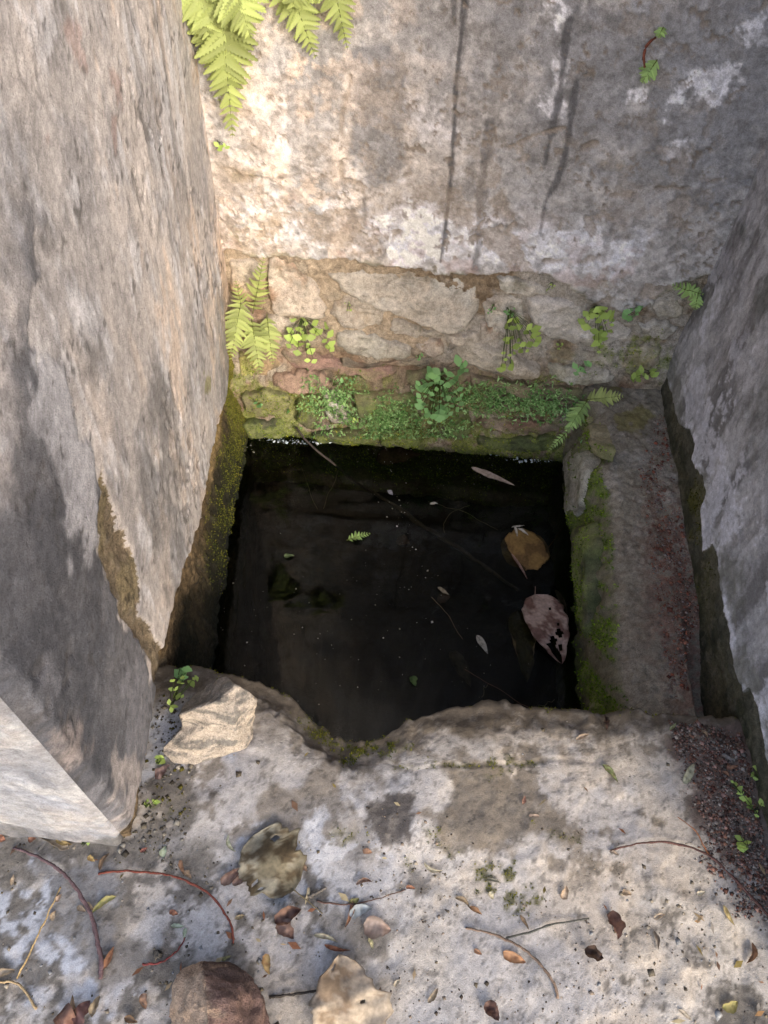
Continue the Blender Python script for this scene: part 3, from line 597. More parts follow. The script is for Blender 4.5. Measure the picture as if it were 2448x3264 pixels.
c = mixc(c, lin('#5d5a4a'), sst(.06, .0, Z-re+.05*rm2+.02*rm3)*.65); base = mixc(base, lin('#6b675c'), sst(-.06, .0, Z-re+.03*rm2)*.5)
c = mixc(base, c, pl); c *= (1+.12*rm3)[..., None]
H = pl*(.005+.003*rm1+.0016*rm2+.0008*rm3+.0006*rst) + (1-pl)*(.003*rm2+.0015*rm3+.002)
P = np.stack([XR-H, X, Z], -1); Fq = gridfaces(*X.shape)[:, ::-1]; pm = pl.ravel()[Fq].mean(1) > .5
off = (-XR, -.25, 0)
o = link('plaster', submesh('plaster', P, Fq[pm], grade(c, 1.85, .6, (.97, .99, 1.09))), M_plaster, right); o.location = off
o = link('bare_foot', submesh('bare_foot', P, Fq[~pm], np.clip(c, .01, .8)), M_masonry, right); o.location = off
moss_samples('right', P, np.array([-1, 0, .2]), (1-pl)*sst(.1, .6, fbm(X, Z, 8, 5, 97)+.2*rm3)*sst(.95, 1.3, X)*(Z > -.12), .3)
o = moss_build('right', right, pal=('#5a5a20', '#6d6a28', '#4a4a20', '#7a7030'), k=.6); o.location = off
o = box('wall_body', XR+.012, XR+.6, .21, 1.80, -.6, 2.28, M_masonry, right); o.location = off

# ================================================================== LEDGE
ledge = empty('stone_ledge', (.65, 1.2, LEDGE), 'gritty purplish stone ledge between the dark pool and the right wall', 'ledge')
LXE = np.array([G2(p, LEDGE) for p in [(1875, 1250), (1899, 1316), (1888, 1359), (1925, 1430), (1935, 1446), (1915, 1480), (1917, 1511), (1932, 1562), (1950, 1634), (1946, 1706), (1960, 1851), (1971, 1996), (1982, 2141), (1992, 2270), (2000, 2400)]])
LXE = LXE[np.argsort(LXE[:, 1])]
gy = np.arange(.55, 1.80, .0042); nt_, no_ = 56, 34
xe = np.interp(gy, LXE[:, 1], LXE[:, 0]) + .004*fbm(gy, gy*0, 30, 4, 101)
X = np.zeros((len(gy), nt_+no_)); Y = np.repeat(gy[:, None], nt_+no_, 1); Z = np.full_like(X, LEDGE)
tt = np.linspace(0, 1, nt_); X[:, :nt_] = XR+.004 + (xe[:, None]-XR-.004)*tt[None]
gap = sst(1.05, .78, gy)*.05                      # wet gutter along the wall towards the sill
Z[:, :nt_] += .005*fbm(X[:, :nt_], Y[:, :nt_], 12, 4, 102) + .0022*fbm(X[:, :nt_], Y[:, :nt_], 60, 4, 103)
Z[:, :nt_] -= np.clip(gap[:, None]*1.6*sst(.705, .735, X[:, :nt_]), 0, 1) 
Z[:, :nt_] -= .012*sst(.03, .0, X[:, :nt_]-xe[:, None])
for k in range(no_):
    dz = .42*((k+1)/no_)**1.2
    X[:, nt_+k] = xe - .022*min(1, (k+1)/8)**.6 + .010*fbm(gy, gy*0+dz, 16, 4, 104)*min(1, k/5) - .05*dz
    Z[:, nt_+k] = LEDGE-.014-dz
P = np.stack([X, Y, Z], -1)
g1 = fbm(X, Y+Z, 6, 5, 105, .6); g2 = fbm(X, Y+Z, 22, 5, 106, .62); g3 = fbm(X, Y+Z, 70, 4, 107, .65)
c = np.tile(lin('#7f7769'), (*X.shape, 1)); c = mixc(c, lin('#918a80'), sst(.0, .6, g2)*sst(.9, 1.3, Y)*.8); c = mixc(c, lin('#6a5f52'), sst(-.1, .5, g1)*.6); c = mixc(c, lin('#7a5347'), sst(.60, .70, X+.02*g1)*sst(1.5, 1.2, Y)*sst(-.3, .3, g3)*.7)
c = mixc(c, lin('#4f473c'), sst(.1, .6, g3)*.5); c = mixc(c, lin('#70692f'), sst(.25, .5, g1)*sst(1.3, 1.5, Y)*.6)
side = sst(.012, -.004, X-xe[:, None])
sm = side*sst(-.55, .0, g2+.3*g3)*sst(1.62, 1.45, Y)
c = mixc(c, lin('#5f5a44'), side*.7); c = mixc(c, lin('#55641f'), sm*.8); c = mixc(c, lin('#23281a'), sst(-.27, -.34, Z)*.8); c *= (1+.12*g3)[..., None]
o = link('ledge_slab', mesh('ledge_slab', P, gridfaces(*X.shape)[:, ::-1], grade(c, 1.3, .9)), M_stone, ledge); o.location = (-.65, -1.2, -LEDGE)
moss_samples('ledge', P, np.array([-1, 0, .4]), sm*sst(-.36, -.33, Z), .6)
# facing stones of the pool side under the ledge
def to_pit(xf): return lambda u, z, h: np.stack([xf-h, u, z], -1)
def q2(L, xf): return [(lambda q: (q[1], q[2]))(hit(p, (xf, 0, 0), (1, 0, 0))) for p in L]
for i, (ol_, xf, dep, c1, c2, mo_) in enumerate([
    ([(1822, 1445), (1850, 1420), (1893, 1440), (1900, 1520), (1890, 1600), (1860, 1665), (1825, 1650), (1812, 1560)], .55, .035, '#8a8578', '#9a958c', .15),
    ([(1805, 1290), (1860, 1275), (1885, 1300), (1890, 1380), (1850, 1420), (1812, 1450), (1796, 1400)], .555, .03, '#6f6a45', '#7c725a', .75),
    ([(1895, 1320), (1920, 1370), (1945, 1440), (1930, 1470), (1900, 1440), (1885, 1370)], .565, .03, '#7d7456', '#8a8060', .5),
    ([(1850, 1680), (1890, 1660), (1905, 1780), (1900, 1960), (1880, 2060), (1860, 1900)], .535, .03, '#3f4726', '#4a4a30', .8)]):
    o, P, mo = stone_obj('stone', q2(ol_, xf), dep, c1, c2, 700+i*17, to_pit(xf), lambda x, z, a=mo_: a*sst(-.4, .3, fbm(x, z, 16, 4, 108))+0*x, ledge)
    o.location = (-.65, -1.2, -LEDGE); moss_samples('ledge', P, np.array([-1, 0, .3]), mo, .9)
o = moss_build('ledge', ledge, size=.0055, pal=('#5f7a22', '#7f9a2e', '#445a1c', '#96a640'), k=1.0); o.location = (-.65, -1.2, -LEDGE)

# ================================================================== WATER
wx, wy = np.linspace(-.75, .85, 40), np.linspace(.45, 1.8, 40)
X, Y = np.meshgrid(wx, wy, indexing='ij')
o = link('water', mesh('water', np.stack([X, Y, X*0+WATER], -1), gridfaces(40, 40)), M_water); o['kind'] = 'structure'
X, Y = np.meshgrid(np.linspace(-.75, .85, 90), np.linspace(.45, 1.8, 90), indexing='ij')
c = np.tile(lin('#17150f')*.6, (90, 90, 1)); c = mixc(c, lin('#221d14')*.6, sst(0, .5, fbm(X, Y, 5, 4, 111)))
o = link('pond_bed', mesh('pond_bed', np.stack([X, Y, -.60+.02*fbm(X, Y, 6, 4, 112)], -1), gridfaces(90, 90), c), M_masonry); o['kind'] = 'structure'
def WG(p, z=WATER+.002): return G(p, z)

# ================================================================== LOOSE STUFF: grit, crumbs, specks
OCT = np.array([(1, 0, 0), (-1, 0, 0), (0, 1, 0), (0, -1, 0), (0, 0, 1), (0, 0, -1)], float)
OF = np.array([(0, 2, 4), (2, 1, 4), (1, 3, 4), (3, 0, 4), (2, 0, 5), (1, 2, 5), (3, 1, 5), (0, 3, 5)])
def crumbs(name, P, size, pal, label=None, k=.8, flat=.6, mat=None, parent=None):
    n = len(P); P = np.asarray(P); s = size*(.35+rng.gamma(1.2, .6, (n, 1, 1)))
    V = OCT[None]*s*(.6+.7*rng.random((n, 6, 3))); V[..., 2] *= flat
    a = rng.random(n)*6.28; ca, sa = np.cos(a)[:, None], np.sin(a)[:, None]
    x = V[..., 0]*ca-V[..., 1]*sa; y = V[..., 0]*sa+V[..., 1]*ca; V[..., 0], V[..., 1] = x, y
    V = V + P[:, None]; Fa = (OF[None]+6*np.arange(n)[:, None, None]).reshape(-1, 3)
    pc = np.array([lin(h, k) for h in pal]); C = np.repeat((pc[rng.integers(0, len(pal), n)]*(.75+.5*rng.random((n, 1)))), 6, 0)
    o = link(name, mesh(name, V, Fa, C, False), mat or M_grit, parent); o['kind'] = 'stuff'
    if label: o['label'] = label
    return o
def scatter(pts, n, z=None, seed=1, warp=.03):
    P2 = np.array([G2(p) if z is None else G2(p, z) for p in pts]); lo, hi = P2.min(0), P2.max(0)
    q = lo + (hi-lo)*rng.random((n*4, 2)); s = sdf(q[:, 0], q[:, 1], P2.tolist()) + warp*fbm(q[:, 0], q[:, 1], 18, 4, seed) + .02*rng.normal(0, 1, len(q))
    return q[s > 0][:n]
q = scatter([(2140, 2335), (2240, 2315), (2440, 2325), (2560, 2500), (2560, 2950), (2420, 2860), (2310, 2700), (2210, 2560), (2160, 2430)], 9000, warp=.05)
q = q[(q[:, 0] < XR-.01)]
q = q[q[:, 1] < yedge(q[:, 0])-.01]
crumbs('gravel', np.c_[q, ground_h(q[:, 0], q[:, 1])+.001], .0016, ('#8a6656', '#8f6a5c', '#5a3a32', '#a08078', '#4a3630', '#6b4a40', '#8a7f7a', '#70625c', '#54443e', '#3a332f', '#9a928c', '#6e6a66'), 'reddish brown grit heaped against the foot of the right wall')
q = scatter([(2060, 1480), (2130, 1300), (2200, 1750), (2260, 2240), (2140, 2260), (2110, 1900)], 3600, LEDGE, 2)
q = q[(q[:, 0] < XR-.008) & (q[:, 1] > .72) & (q[:, 0] < .70+.1*sst(.8, 1.1, q[:, 1]))]
crumbs('red_grit', np.c_[q, np.full(len(q), LEDGE+.002)], .0019, ('#8a5443', '#9a6a58', '#6a4034', '#7b5a4e', '#94847e', '#7d7470'), 'rust red grit strewn along the ledge beside the right wall', k=.75)
q = np.c_[rng.uniform(-.75, .76, 9000), rng.uniform(-.12, .64, 9000)]
e = fbm(q[:, 0], q[:, 1], 6.5, 6, 47, .62); kk = rng.random(9000) < np.clip(.03+.4*sst(-.2, .5, e), 0, 1)*(.10+.9*sst(.38, .26, q[:, 1]))
q = q[kk]; q = q[q[:, 1] < yedge(q[:, 0])-.01]
q3 = np.c_[rng.uniform(.0, .76, 2600), rng.uniform(-.12, .42, 2600)]; q3 = q3[fbm(q3[:, 0], q3[:, 1], 9, 4, 142) > -.05]
crumbs('fine_grit', np.c_[q3, ground_h(q3[:, 0], q3[:, 1])], .0012, ('#5a5046', '#6f6558', '#8a7d70', '#4a4038', '#9a8a7a'), 'fine dark grit speckling the right foreground', k=.7)
crumbs('soil_crumbs', np.c_[q, ground_h(q[:, 0], q[:, 1])], .0021, ('#5f574a', '#6f675a', '#8a8274', '#4f483e', '#a39a8c', '#746a58', '#8d8f92'), 'dark soil crumbs and grit sprinkled over the pale ground', k=.7)
q = np.c_[rng.uniform(-.52, -.30, 900), rng.uniform(.28, .60, 900)]; q = q[(np.abs(q[:, 0]+.385) < .06)]
crumbs('wall_foot_debris', np.c_[q, ground_h(q[:, 0], q[:, 1])+.001], .0020, ('#4a443a', '#5f584c', '#7a7264', '#55501f', '#8f8a80'), 'crumbly debris along the foot of the left wall beside the rock', k=.75)
q = np.c_[rng.uniform(-.50, .54, 900), .72+.92*rng.random(900)**.6]; q = q[fbm(q[:, 0], q[:, 1], 5, 4, 131)+.4*fbm(q[:, 0], q[:, 1], 30, 2, 132) > .12]
crumbs('floating_specks', np.c_[q, np.full(len(q), WATER+.0012)], .0010, ('#c8c4ba', '#9a968a', '#7d7a6a'), 'pale dust specks floating on the dark water', flat=.3)
def rim(pts, n, sy): return np.array([G((np.interp(t, np.linspace(0, 1, len(pts)), [p[0] for p in pts])+random.gauss(0, 4), np.interp(t, np.linspace(0, 1, len(pts)), [p[1] for p in pts])+random.gauss(0, sy)), WATER+.001) for t in rng.random(n)])
q = np.vstack([rim([(845, 1400), (930, 1408), (1010, 1412), (1120, 1402), (1200, 1398)], 170, 4), rim([(1355, 1412), (1400, 1420), (1460, 1424), (1530, 1432), (1640, 1462), (1700, 1470), (1780, 1460)], 190, 5)])
crumbs('rim_glints', q, .0020, ('#d5dde2', '#b5c2c8', '#8a979c'), 'pale specks imitating sky glints where the water meets the back stones', flat=.4, k=.9)  # white specks stand in for skylight glinting on the wet rim
# tiny leaf scraps
n = 200; q = np.c_[rng.uniform(-.74, .75, n*2), rng.uniform(-.12, .60, n*2)]
q = q[rng.random(n*2) < (.25+.75*sst(.36, .2, q[:, 1]))*sst(-.3, .4, fbm(q[:, 0], q[:, 1], 5, 4, 143))][:n]; q = q[q[:, 1] < yedge(q[:, 0])-.015]; n = len(q)
a = rng.random(n)*6.28; L = .004+.009*rng.random(n); W = L*(.18+.3*rng.random(n)); zz = ground_h(q[:, 0], q[:, 1])+.0025
u = np.c_[np.cos(a), np.sin(a)]; v = np.c_[-np.sin(a), np.cos(a)]
V = np.stack([np.c_[q-u*L[:, None], zz], np.c_[q+v*W[:, None], zz+.001+.003*rng.random(n)], np.c_[q+u*L[:, None], zz+.002*rng.random(n)], np.c_[q-v*W[:, None], zz+.001]], 1)
pc = np.array([lin(h, .75) for h in ('#a58058', '#94664c', '#b5a080', '#7d6250', '#b8aa88', '#867848', '#9a938a')]); C = np.repeat(pc[rng.integers(0, 7, n)], 4, 0)
o = link('leaf_scraps', mesh('leaf_scraps', V, np.arange(4*n).reshape(-1, 4), C), M_leaf); tag(o, 'tiny dry leaf scraps strewn over the pale ground', kind='stuff')

# ================================================================== ROCKS
def faceted(name, verts, faces, outline, label, cat, c1, c2, seed, levels=4, amp=.004, strat=.0, ctop=None, group=None, zb=-.014):
    V = [np.array(v, float) for v in verts]; n0 = len(V); fa = [list(f_) for f_ in faces]
    nb = len(outline); cen = np.mean([V[i] for i in outline], 0)
    for i in outline: V.append(np.array([V[i][0], V[i][1], zb]) + (cen-V[i])*np.array([.12, .12, 0]))
    for i in range(nb):
        a, b = outline[i], outline[(i+1) % nb]; fa.append([a, b, n0+(i+1) % nb, n0+i])
    import bmesh
    bm = bmesh.new(); bv = [bm.verts.new(tuple(v)) for v in V]
    for f_ in fa: bm.faces.new([bv[i] for i in f_])
    bmesh.ops.triangulate(bm, faces=bm.faces[:]); bmesh.ops.recalc_face_normals(bm, faces=bm.faces[:])
    bmesh.ops.bevel(bm, geom=bm.edges[:], offset=.0035, segments=1, affect='EDGES', profile=.6)
    bmesh.ops.triangulate(bm, faces=bm.faces[:])
    for _ in range(levels):
        es = [e for e in bm.edges if e.calc_length() > .006]
        if not es: break
        bmesh.ops.subdivide_edges(bm, edges=es, cuts=1); bmesh.ops.triangulate(bm, faces=[f_ for f_ in bm.faces if len(f_.verts) > 3])
    bm.normal_update()
    P = np.array([v.co[:] for v in bm.verts]); Nn = np.array([v.normal[:] for v in bm.verts])
    s1 = P[:, 0]*.7+P[:, 2]*1.3; s2 = P[:, 1]+P[:, 2]*.8
    d = amp*fbm(s1, s2, 22, 5, seed, .6) + strat*fbm(P[:, 0]*.5+P[:, 1]*.9, P[:, 1]*.35-P[:, 0]*.2+P[:, 2]*6, 14, 4, seed+3, .6)
    P2 = P + Nn*d[:, None]
    for v, p in zip(bm.verts, P2): v.co = p
    me = bpy.data.meshes.new(name); bm.to_mesh(me); bm.free()
    me.polygons.foreach_set('use_smooth', np.ones(len(me.polygons), bool))
    col = np.tile(lin(c1), (len(P), 1)); col = mixc(col, lin(c2), sst(-.3, .5, fbm(s1, s2, 16, 5, seed+1, .6)))
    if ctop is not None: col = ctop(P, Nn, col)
    col *= (1+.12*fbm(s1, s2, 70, 4, seed+2, .6))[:, None]
    a = me.color_attributes.new('Col', 'FLOAT_COLOR', 'POINT'); cc = np.ones((len(P), 4), np.float32); cc[:, :3] = np.clip(col, .01, .8); a.data.foreach_set('color', cc.ravel())
    o = link(name, me, M_rock); return tag(o, label, cat, group)
Zq = lambda x, y, z: G((450+x/1.952, 2050+y/1.952), z)
rv = [Zq(540, 200, .085), Zq(600, 255, .105), Zq(722, 322, .095), Zq(700, 470, .035), Zq(688, 608, .004), Zq(650, 655, .012), Zq(580, 462, .090), Zq(228, 440, .075), Zq(250, 528, .045),
      Zq(120, 648, .035), Zq(140, 705, .022), Zq(200, 757, .004), Zq(320, 772, .004), Zq(480, 712, .008), Zq(350, 300, .03), Zq(255, 385, .03), Zq(430, 245, .05), Zq(480, 345, .108), Zq(420, 490, .072), Zq(600, 590, .05)]
#        0 a       1 b       2 c       3          4 d       5 e       6 f       7 g       8 h      9 i      10 j    11 k    12 l     13 m     14 n    15 o   16       17        18       19
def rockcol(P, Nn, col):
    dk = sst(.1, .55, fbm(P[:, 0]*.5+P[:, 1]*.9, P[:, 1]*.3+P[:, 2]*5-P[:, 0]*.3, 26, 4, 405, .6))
    col = mixc(col, lin('#6d6c69'), dk*.8); return mixc(col, lin('#7f7d78'), sst(.1, -.5, Nn[:, 0]-Nn[:, 1])*.6)  # faces turned from the sun get a darker tint, shade put into the colour
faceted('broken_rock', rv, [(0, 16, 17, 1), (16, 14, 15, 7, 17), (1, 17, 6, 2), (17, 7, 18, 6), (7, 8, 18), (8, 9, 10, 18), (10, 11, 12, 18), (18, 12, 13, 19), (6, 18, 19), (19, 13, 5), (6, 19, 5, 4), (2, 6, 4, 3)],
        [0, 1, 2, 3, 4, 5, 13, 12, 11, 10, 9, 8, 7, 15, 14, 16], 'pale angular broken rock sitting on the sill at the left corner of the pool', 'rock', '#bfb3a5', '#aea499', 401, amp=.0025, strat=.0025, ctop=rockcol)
bv_ = [G((637, 3062), .05), G((745, 3072), .045), G((805, 3112), .04), G((848, 3185), .03), G((868, 3290), .02), G((845, 3420), .02), G((700, 3480), .02), G((540, 3420), .03), G((537, 3230), .03), G((562, 3128), .035), G((600, 3088), .04), G((642, 3110), .10), G((648, 3200), .115), G((662, 3330), .11), G((740, 3180), .105), G((760, 3300), .095)]
def brocol(P, Nn, col):
    lf = sst(.0, -.35, Nn[:, 0]+.30*fbm(P[:, 0]+P[:, 2], P[:, 1], 30, 5, 412, .65)); return mixc(col, lin('#b59c86'), lf*.95)
faceted('brown_stone', bv_, [(0, 11, 10), (10, 11, 9), (9, 11, 12, 8), (8, 12, 13, 7), (0, 1, 14, 11), (11, 14, 12), (1, 2, 14), (2, 3, 14), (3, 4, 15, 14), (12, 14, 15, 13), (4, 5, 15), (5, 6, 13, 15), (6, 7, 13)],
        [0, 1, 2, 3, 4, 5, 6, 7, 8, 9, 10], 'rounded reddish brown stone with a smooth tan side at the bottom edge', 'stone', '#5f4e48', '#80685f', 411, amp=.006, strat=.002, ctop=brocol)
faceted('pebble', [G((490, 3022), .012), G((512, 3030), .014), G((514, 3048), .008), G((496, 3056), .006), G((484, 3042), .008), G((500, 3036), .02)], [(0, 1, 5), (1, 2, 5), (2, 3, 5), (3, 4, 5), (4, 0, 5)], [0, 1, 2, 3, 4], 'small dark grey pebble lying beside the short red twig', 'pebble', '#5d5a57', '#4a4846', 421, 3, .002)

# ================================================================== LEAVES
PROF = {
 'lance': lambda t: np.sin(np.pi*np.clip(t, 0, 1)**.75)**.8*(1-.25*t),
 'ovate': lambda t: np.sin(np.pi*np.clip(t, 0, 1)**.62)**.72,
 'round': lambda t: np.sqrt(np.clip(1-(2*t-1)**2, 0, 1))**.85,
 'strip': lambda t: np.clip(np.minimum(t/.06, (1-t)/.12), 0, 1)**.5,
}
def leaf(name, label, a, b, wpx, prof='lance', cols=('#b5834f', '#8c5f3a'), curl=.15, arch=.05, fold=.0, bend=0., z=None, cat='leaf', group=None, seed=0, twist=0., holes=(), stem=None, blotch=None, thick=0, lift=.0025, notch=0., crump=.06, jag=.10):
    """a, b = base and tip in the photo, wpx = width in photo pixels; lies on the ground, or at level z"""
    if z is None: A, Bp = GG(a), GG(b)
    else: A, Bp = G(a, z), G(b, z)
    L = np.linalg.norm(Bp-A); u = (Bp-A)/L; up = np.array([0, 0, 1.]); v = _n(np.cross(up, u)); up = np.cross(u, v)
    W = wpx/F*np.linalg.norm((A+Bp)/2-CP)
    big = L > .05
    n, m = (26, 18) if big else (12, 6)
    t = np.linspace(0, 1, n)[:, None]; s = np.linspace(-1, 1, m)[None]
    half = PROF[prof](t)*W/2
    rg_ = np.random.default_rng(int(abs(a[0])*13+abs(a[1])*7)+seed); sd = int(rg_.integers(1, 9999))
    if big: half = half*(1+jag*fbm(t*3+s*0, np.sign(s)*2+t*0, 3, 4, sd))
    else: half = half*(1+.22*fbm(t*4+s*0, np.sign(s)*2+t*0, 1.3, 3, sd))*(1+rg_.uniform(-.25, .25)*np.sign(s)); crump = crump*2.; curl = curl*rg_.uniform(.8, 1.6); bend = bend + rg_.uniform(-.06, .06)
    X = t*L + 0*s; Y = s*half + bend*L*np.sin(np.pi*t)
    if notch: X = X + notch*L*np.exp(-(t/.12)**2)*(-np.abs(s)+.2)
    Z = curl*W*(s**2)*(.4+.6*np.sin(np.pi*t)) + arch*L*np.sin(np.pi*t) + fold*W*np.abs(s)*PROF[prof](t)
    Z = Z + twist*s*half*np.sin(t*3+sd) + crump*W*fbm(X/W*1.2, Y/W*1.2, 1.6, 3, sd) + lift
    Z = Z - (Z.min()-lift*.6)
    P = A + X[..., None]*u + Y[..., None]*v + Z[..., None]*up
    c1, c2 = [grade(lin(h)[None], .78, .72)[0] for h in cols]
    C = np.tile(c1, (n, m, 1)); C = mixc(C, c2, sst(-.1, .6, fbm(X/W, Y/W, 2.6, 5, sd+3, .6)))
    if blotch: C = mixc(C, lin(blotch, .8), sst(.0, .35, fbm(X/W, Y/W, 4.5, 4, sd+9, .6))*.85)
    if big:
        vein = np.exp(-(np.abs(s)*W*.5/.0016)**2)*.6 + .35*np.exp(-((np.mod(t*7-np.abs(s)*1.1, 1)-.5)/.07)**2)
        C = mixc(C, C*.55, np.clip(vein, 0, 1)*.6)
    C = C*(1-.35*sst(.9, 1.0, np.abs(s)))[..., None]*(1+.1*fbm(X/W, Y/W, 9, 3, sd+5))[..., None]
    Fq = gridfaces(n, m)
    if holes:
        ce = np.stack([np.broadcast_to(t, (n, m)), np.broadcast_to(s, (n, m))], -1).reshape(-1, 2)[Fq].mean(1); k = np.ones(len(Fq), bool)
        for (ht, hs, hr) in holes: k &= np.hypot((ce[:, 0]-ht)*L/W*2, ce[:, 1]-hs) > hr
        Fq = Fq[k]
    o = link(name, mesh(name, P-A, Fq, np.clip(C, .01, .8)), M_leaf); o.location = A
    if big:
        so = o.modifiers.new('thickness', 'SOLIDIFY'); so.thickness = .0007
    tag(o, label, cat, group)
    if stem:
        T = GG(stem) if z is None else G(stem, z)
        tube('stem', [A*0 + np.array([0, 0, lift]), (T-A)*.5+np.array([0, 0, lift+.002]), T-A+np.array([0, 0, .001])], [.0012, .001, .0009], lin(cols[1], .6), o)
    return o
def tube(name, pts, rad, col, parent=None, sides=7, wig=0., n=None, mat=None):
    pts = np.asarray(pts, float); n = n or max(10, len(pts)*5)
    C = resample(chaikin(pts, 2, False), n); r = np.interp(np.linspace(0, 1, n), np.linspace(0, 1, len(rad)), rad)
    if wig: C = C + wig*np.stack([fbm(np.arange(n)*.35, np.zeros(n), 1, 3, 7+k+n) for k in range(3)], 1)*np.array([1, 1, .3])
    T = np.gradient(C, axis=0); T /= np.linalg.norm(T, axis=1)[:, None]+1e-12
    ref = np.where(np.abs(T[:, 2:3]) > .9, [[1., 0, 0]], [[0, 0, 1.]])
    s1 = np.cross(T, ref); s1 /= np.linalg.norm(s1, axis=1)[:, None]; s2 = np.cross(T, s1)
    a = np.arange(sides)/sides*2*math.pi
    rr = r[:, None]*(1+.32*fbm(np.arange(n)[:, None]*.9, a[None]*2, 1, 3, 31+n))
    V = C[:, None] + rr[..., None]*(np.cos(a)[None, :, None]*s1[:, None] + np.sin(a)[None, :, None]*s2[:, None])
    fa = []
    for i in range(n-1):
        for j in range(sides): fa.append((i*sides+j, i*sides+(j+1) % sides, (i+1)*sides+(j+1) % sides, (i+1)*sides+j))
    fa += [tuple(range(sides))[::-1], tuple((n-1)*sides+j for j in range(sides))]
    cc = np.asarray(col)[None]*(1+.25*fbm(np.arange(n*sides)/sides*.6, np.arange(n*sides) % sides, .7, 4, n))[:, None]
    return link(name, mesh(name, V, fa, np.clip(cc, .01, .8)), mat or M_twig, parent)
def twig(name, label, pxs, r0, r1, col, cat='twig', arch=.004, wig=.0007):
    P = [GG(p) for p in pxs]; n = len(P)
    rad = np.linspace(r0, r1, n)
    for i, p in enumerate(P): p[2] += rad[i]*.9 + arch*math.sin(math.pi*i/(n-1))
    b = P[0].copy(); o = tube(name, [p-b for p in P], rad, lin(col, .8), wig=wig, n=8*n); o.location = b
    return tag(o, label, cat)
z1 = lambda x, y: (x/2.074, 2500+y/2.074)
z2 = lambda x, y: (700+x/2.074, 2500+y/2.074)
z3 = lambda x, y: (1400+x/1.583, 2500+y/1.583)
z4 = lambda x, y: (1700+x/1.382, 1200+y/1.382)
# --- twigs
twig('twig', 'long dark purple twig bowed across the ground at the lower left', [z1(90, 420), z1(200, 460), z1(330, 520), z1(450, 610), z1(560, 760), z1(620, 880), z1(660, 1060), z1(680, 1200), z1(665, 1285)], .0022, .0040, '#6a5558', arch=.01)
twig('twig', 'thin red brown arched twig left of the round blotched leaf', [z1(650, 590), z1(800, 575), z1(960, 585), z1(1100, 600), z1(1250, 650), z1(1380, 720), z1(1470, 820), z1(1540, 950), z1(1540, 1050)], .0020, .0018, '#7d4438', arch=.008)
twig('twig', 'short red curved twig beside the dark grey pebble', [z1(940, 1190), z1(1060, 1190), z1(1150, 1130), z1(1210, 1060), z1(1225, 1010)], .0016, .0012, '#7d3c3a')
twig('straw', 'long straight straw coloured stalk at the lower left edge', [z1(400, 680), z1(340, 830), z1(240, 1040), z1(110, 1290)], .0012, .0014, '#c4a878', 'straw', .006, .0008)
twig('straw', 'bent straw blade at the lower left edge with a flat dry end', [z1(-40, 1310), z1(110, 1305), z1(180, 1370), z1(240, 1490)], .0014, .002, '#b8a07a', 'straw')
twig('twig', 'hair thin twig running from the petiole under the bluish white leaf', [z2(640, 770), z2(740, 795), z2(900, 800), z2(1050, 760), z2(1230, 695)], .0015, .0008, '#5a4640')
twig('twig', 'dark stick half hidden between the brown stone and the big pale leaf', [z2(330, 1410), z2(470, 1395), z2(600, 1370), z2(730, 1345)], .0022, .0018, '#3f3a36', arch=.004)
twig('twig', 'stubby grey twig bit beside the round leaf stalk', [z2(590, 745), z2(650, 715), z2(705, 685)], .003, .002, '#6a645e')
t_ = twig('twig', 'long dark red twig curving off the right edge of the picture', [z3(860, 335), z3(1000, 300), z3(1150, 295), z3(1340, 355), z3(1450, 460), z3(1600, 610), z3(1750, 770)], .0016, .0026, '#5f4440', arch=.012)
b_ = np.array(t_.location); Q = [GG(z3(*q)) for q in ((1350, 365), (1310, 290), (1270, 225), (1200, 170))]
tube('side_shoot', [Q[0]-b_+[0, 0, .009], Q[1]-b_+[0, 0, .012], Q[2]-b_+[0, 0, .012], Q[3]-b_+[0, 0, .006]], [.0016, .0012, .001, .0008], lin('#a8704e', .8), t_, wig=.001)
t_ = twig('twig', 'forked grey brown twig at the lower centre right', [z3(130, 725), z3(250, 750), z3(340, 790), z3(430, 840), z3(530, 940), z3(590, 1030), z3(595, 1080)], .0018, .0024, '#7d6a5c', arch=.008)
b_ = np.array(t_.location); Q = [GG(z3(*q)) for q in ((330, 780), (450, 750), (600, 700), (755, 680))]
tube('side_shoot', [Q[0]-b_+[0, 0, .008], Q[1]-b_+[0, 0, .009], Q[2]-b_+[0, 0, .007], Q[3]-b_+[0, 0, .003]], [.002, .0018, .0016, .0012], lin('#4f504c', .8), t_, wig=.001)
# --- large ground leaves
leaf('round_leaf', 'large round blotched olive leaf lying on the pale ground', z2(480, 690), z2(215, 350), 185, 'round', ('#a89f84', '#85795a'), curl=.06, arch=.04, stem=z2(680, 855), blotch='#544632', holes=((.72, -.55, .10), (.42, .75, .08), (.30, .70, .07)), notch=.06, jag=.2)
leaf('pale_leaf', 'big pale tan curled leaf at the bottom edge beside the brown stone', z2(880, 1720), z2(790, 1130), 215, 'ovate', ('#c2ad90', '#a8937a'), curl=.10, arch=.05, blotch='#8d7862', holes=((.87, .55, .07), (.42, -.35, .05)), crump=.12, jag=.18)
leaf('leaf', 'crumpled red brown folded leaf below the round blotched leaf', z2(370, 930), z2(540, 830), 42, 'ovate', ('#8f6a58', '#6f4c40'), curl=.5, arch=.1, crump=.2)
leaf('leaf', 'small cupped red brown leaf just below the folded one', z2(385, 915), z2(490, 1025), 42, 'ovate', ('#9a7868', '#7d5a4c'), curl=.35, arch=.06, crump=.15)
leaf('leaf', 'bluish white withered leaf under the hair thin twig', z2(855, 870), z2(1005, 815), 34, 'ovate', ('#b3bcc0', '#98a0a0'), curl=.15, arch=.05)
leaf('leaf', 'pinkish brown oval leaf with its tip to the right, lower centre', z2(950, 930), z2(1135, 968), 55, 'ovate', ('#b39a88', '#94786a'), curl=.2, arch=.08)
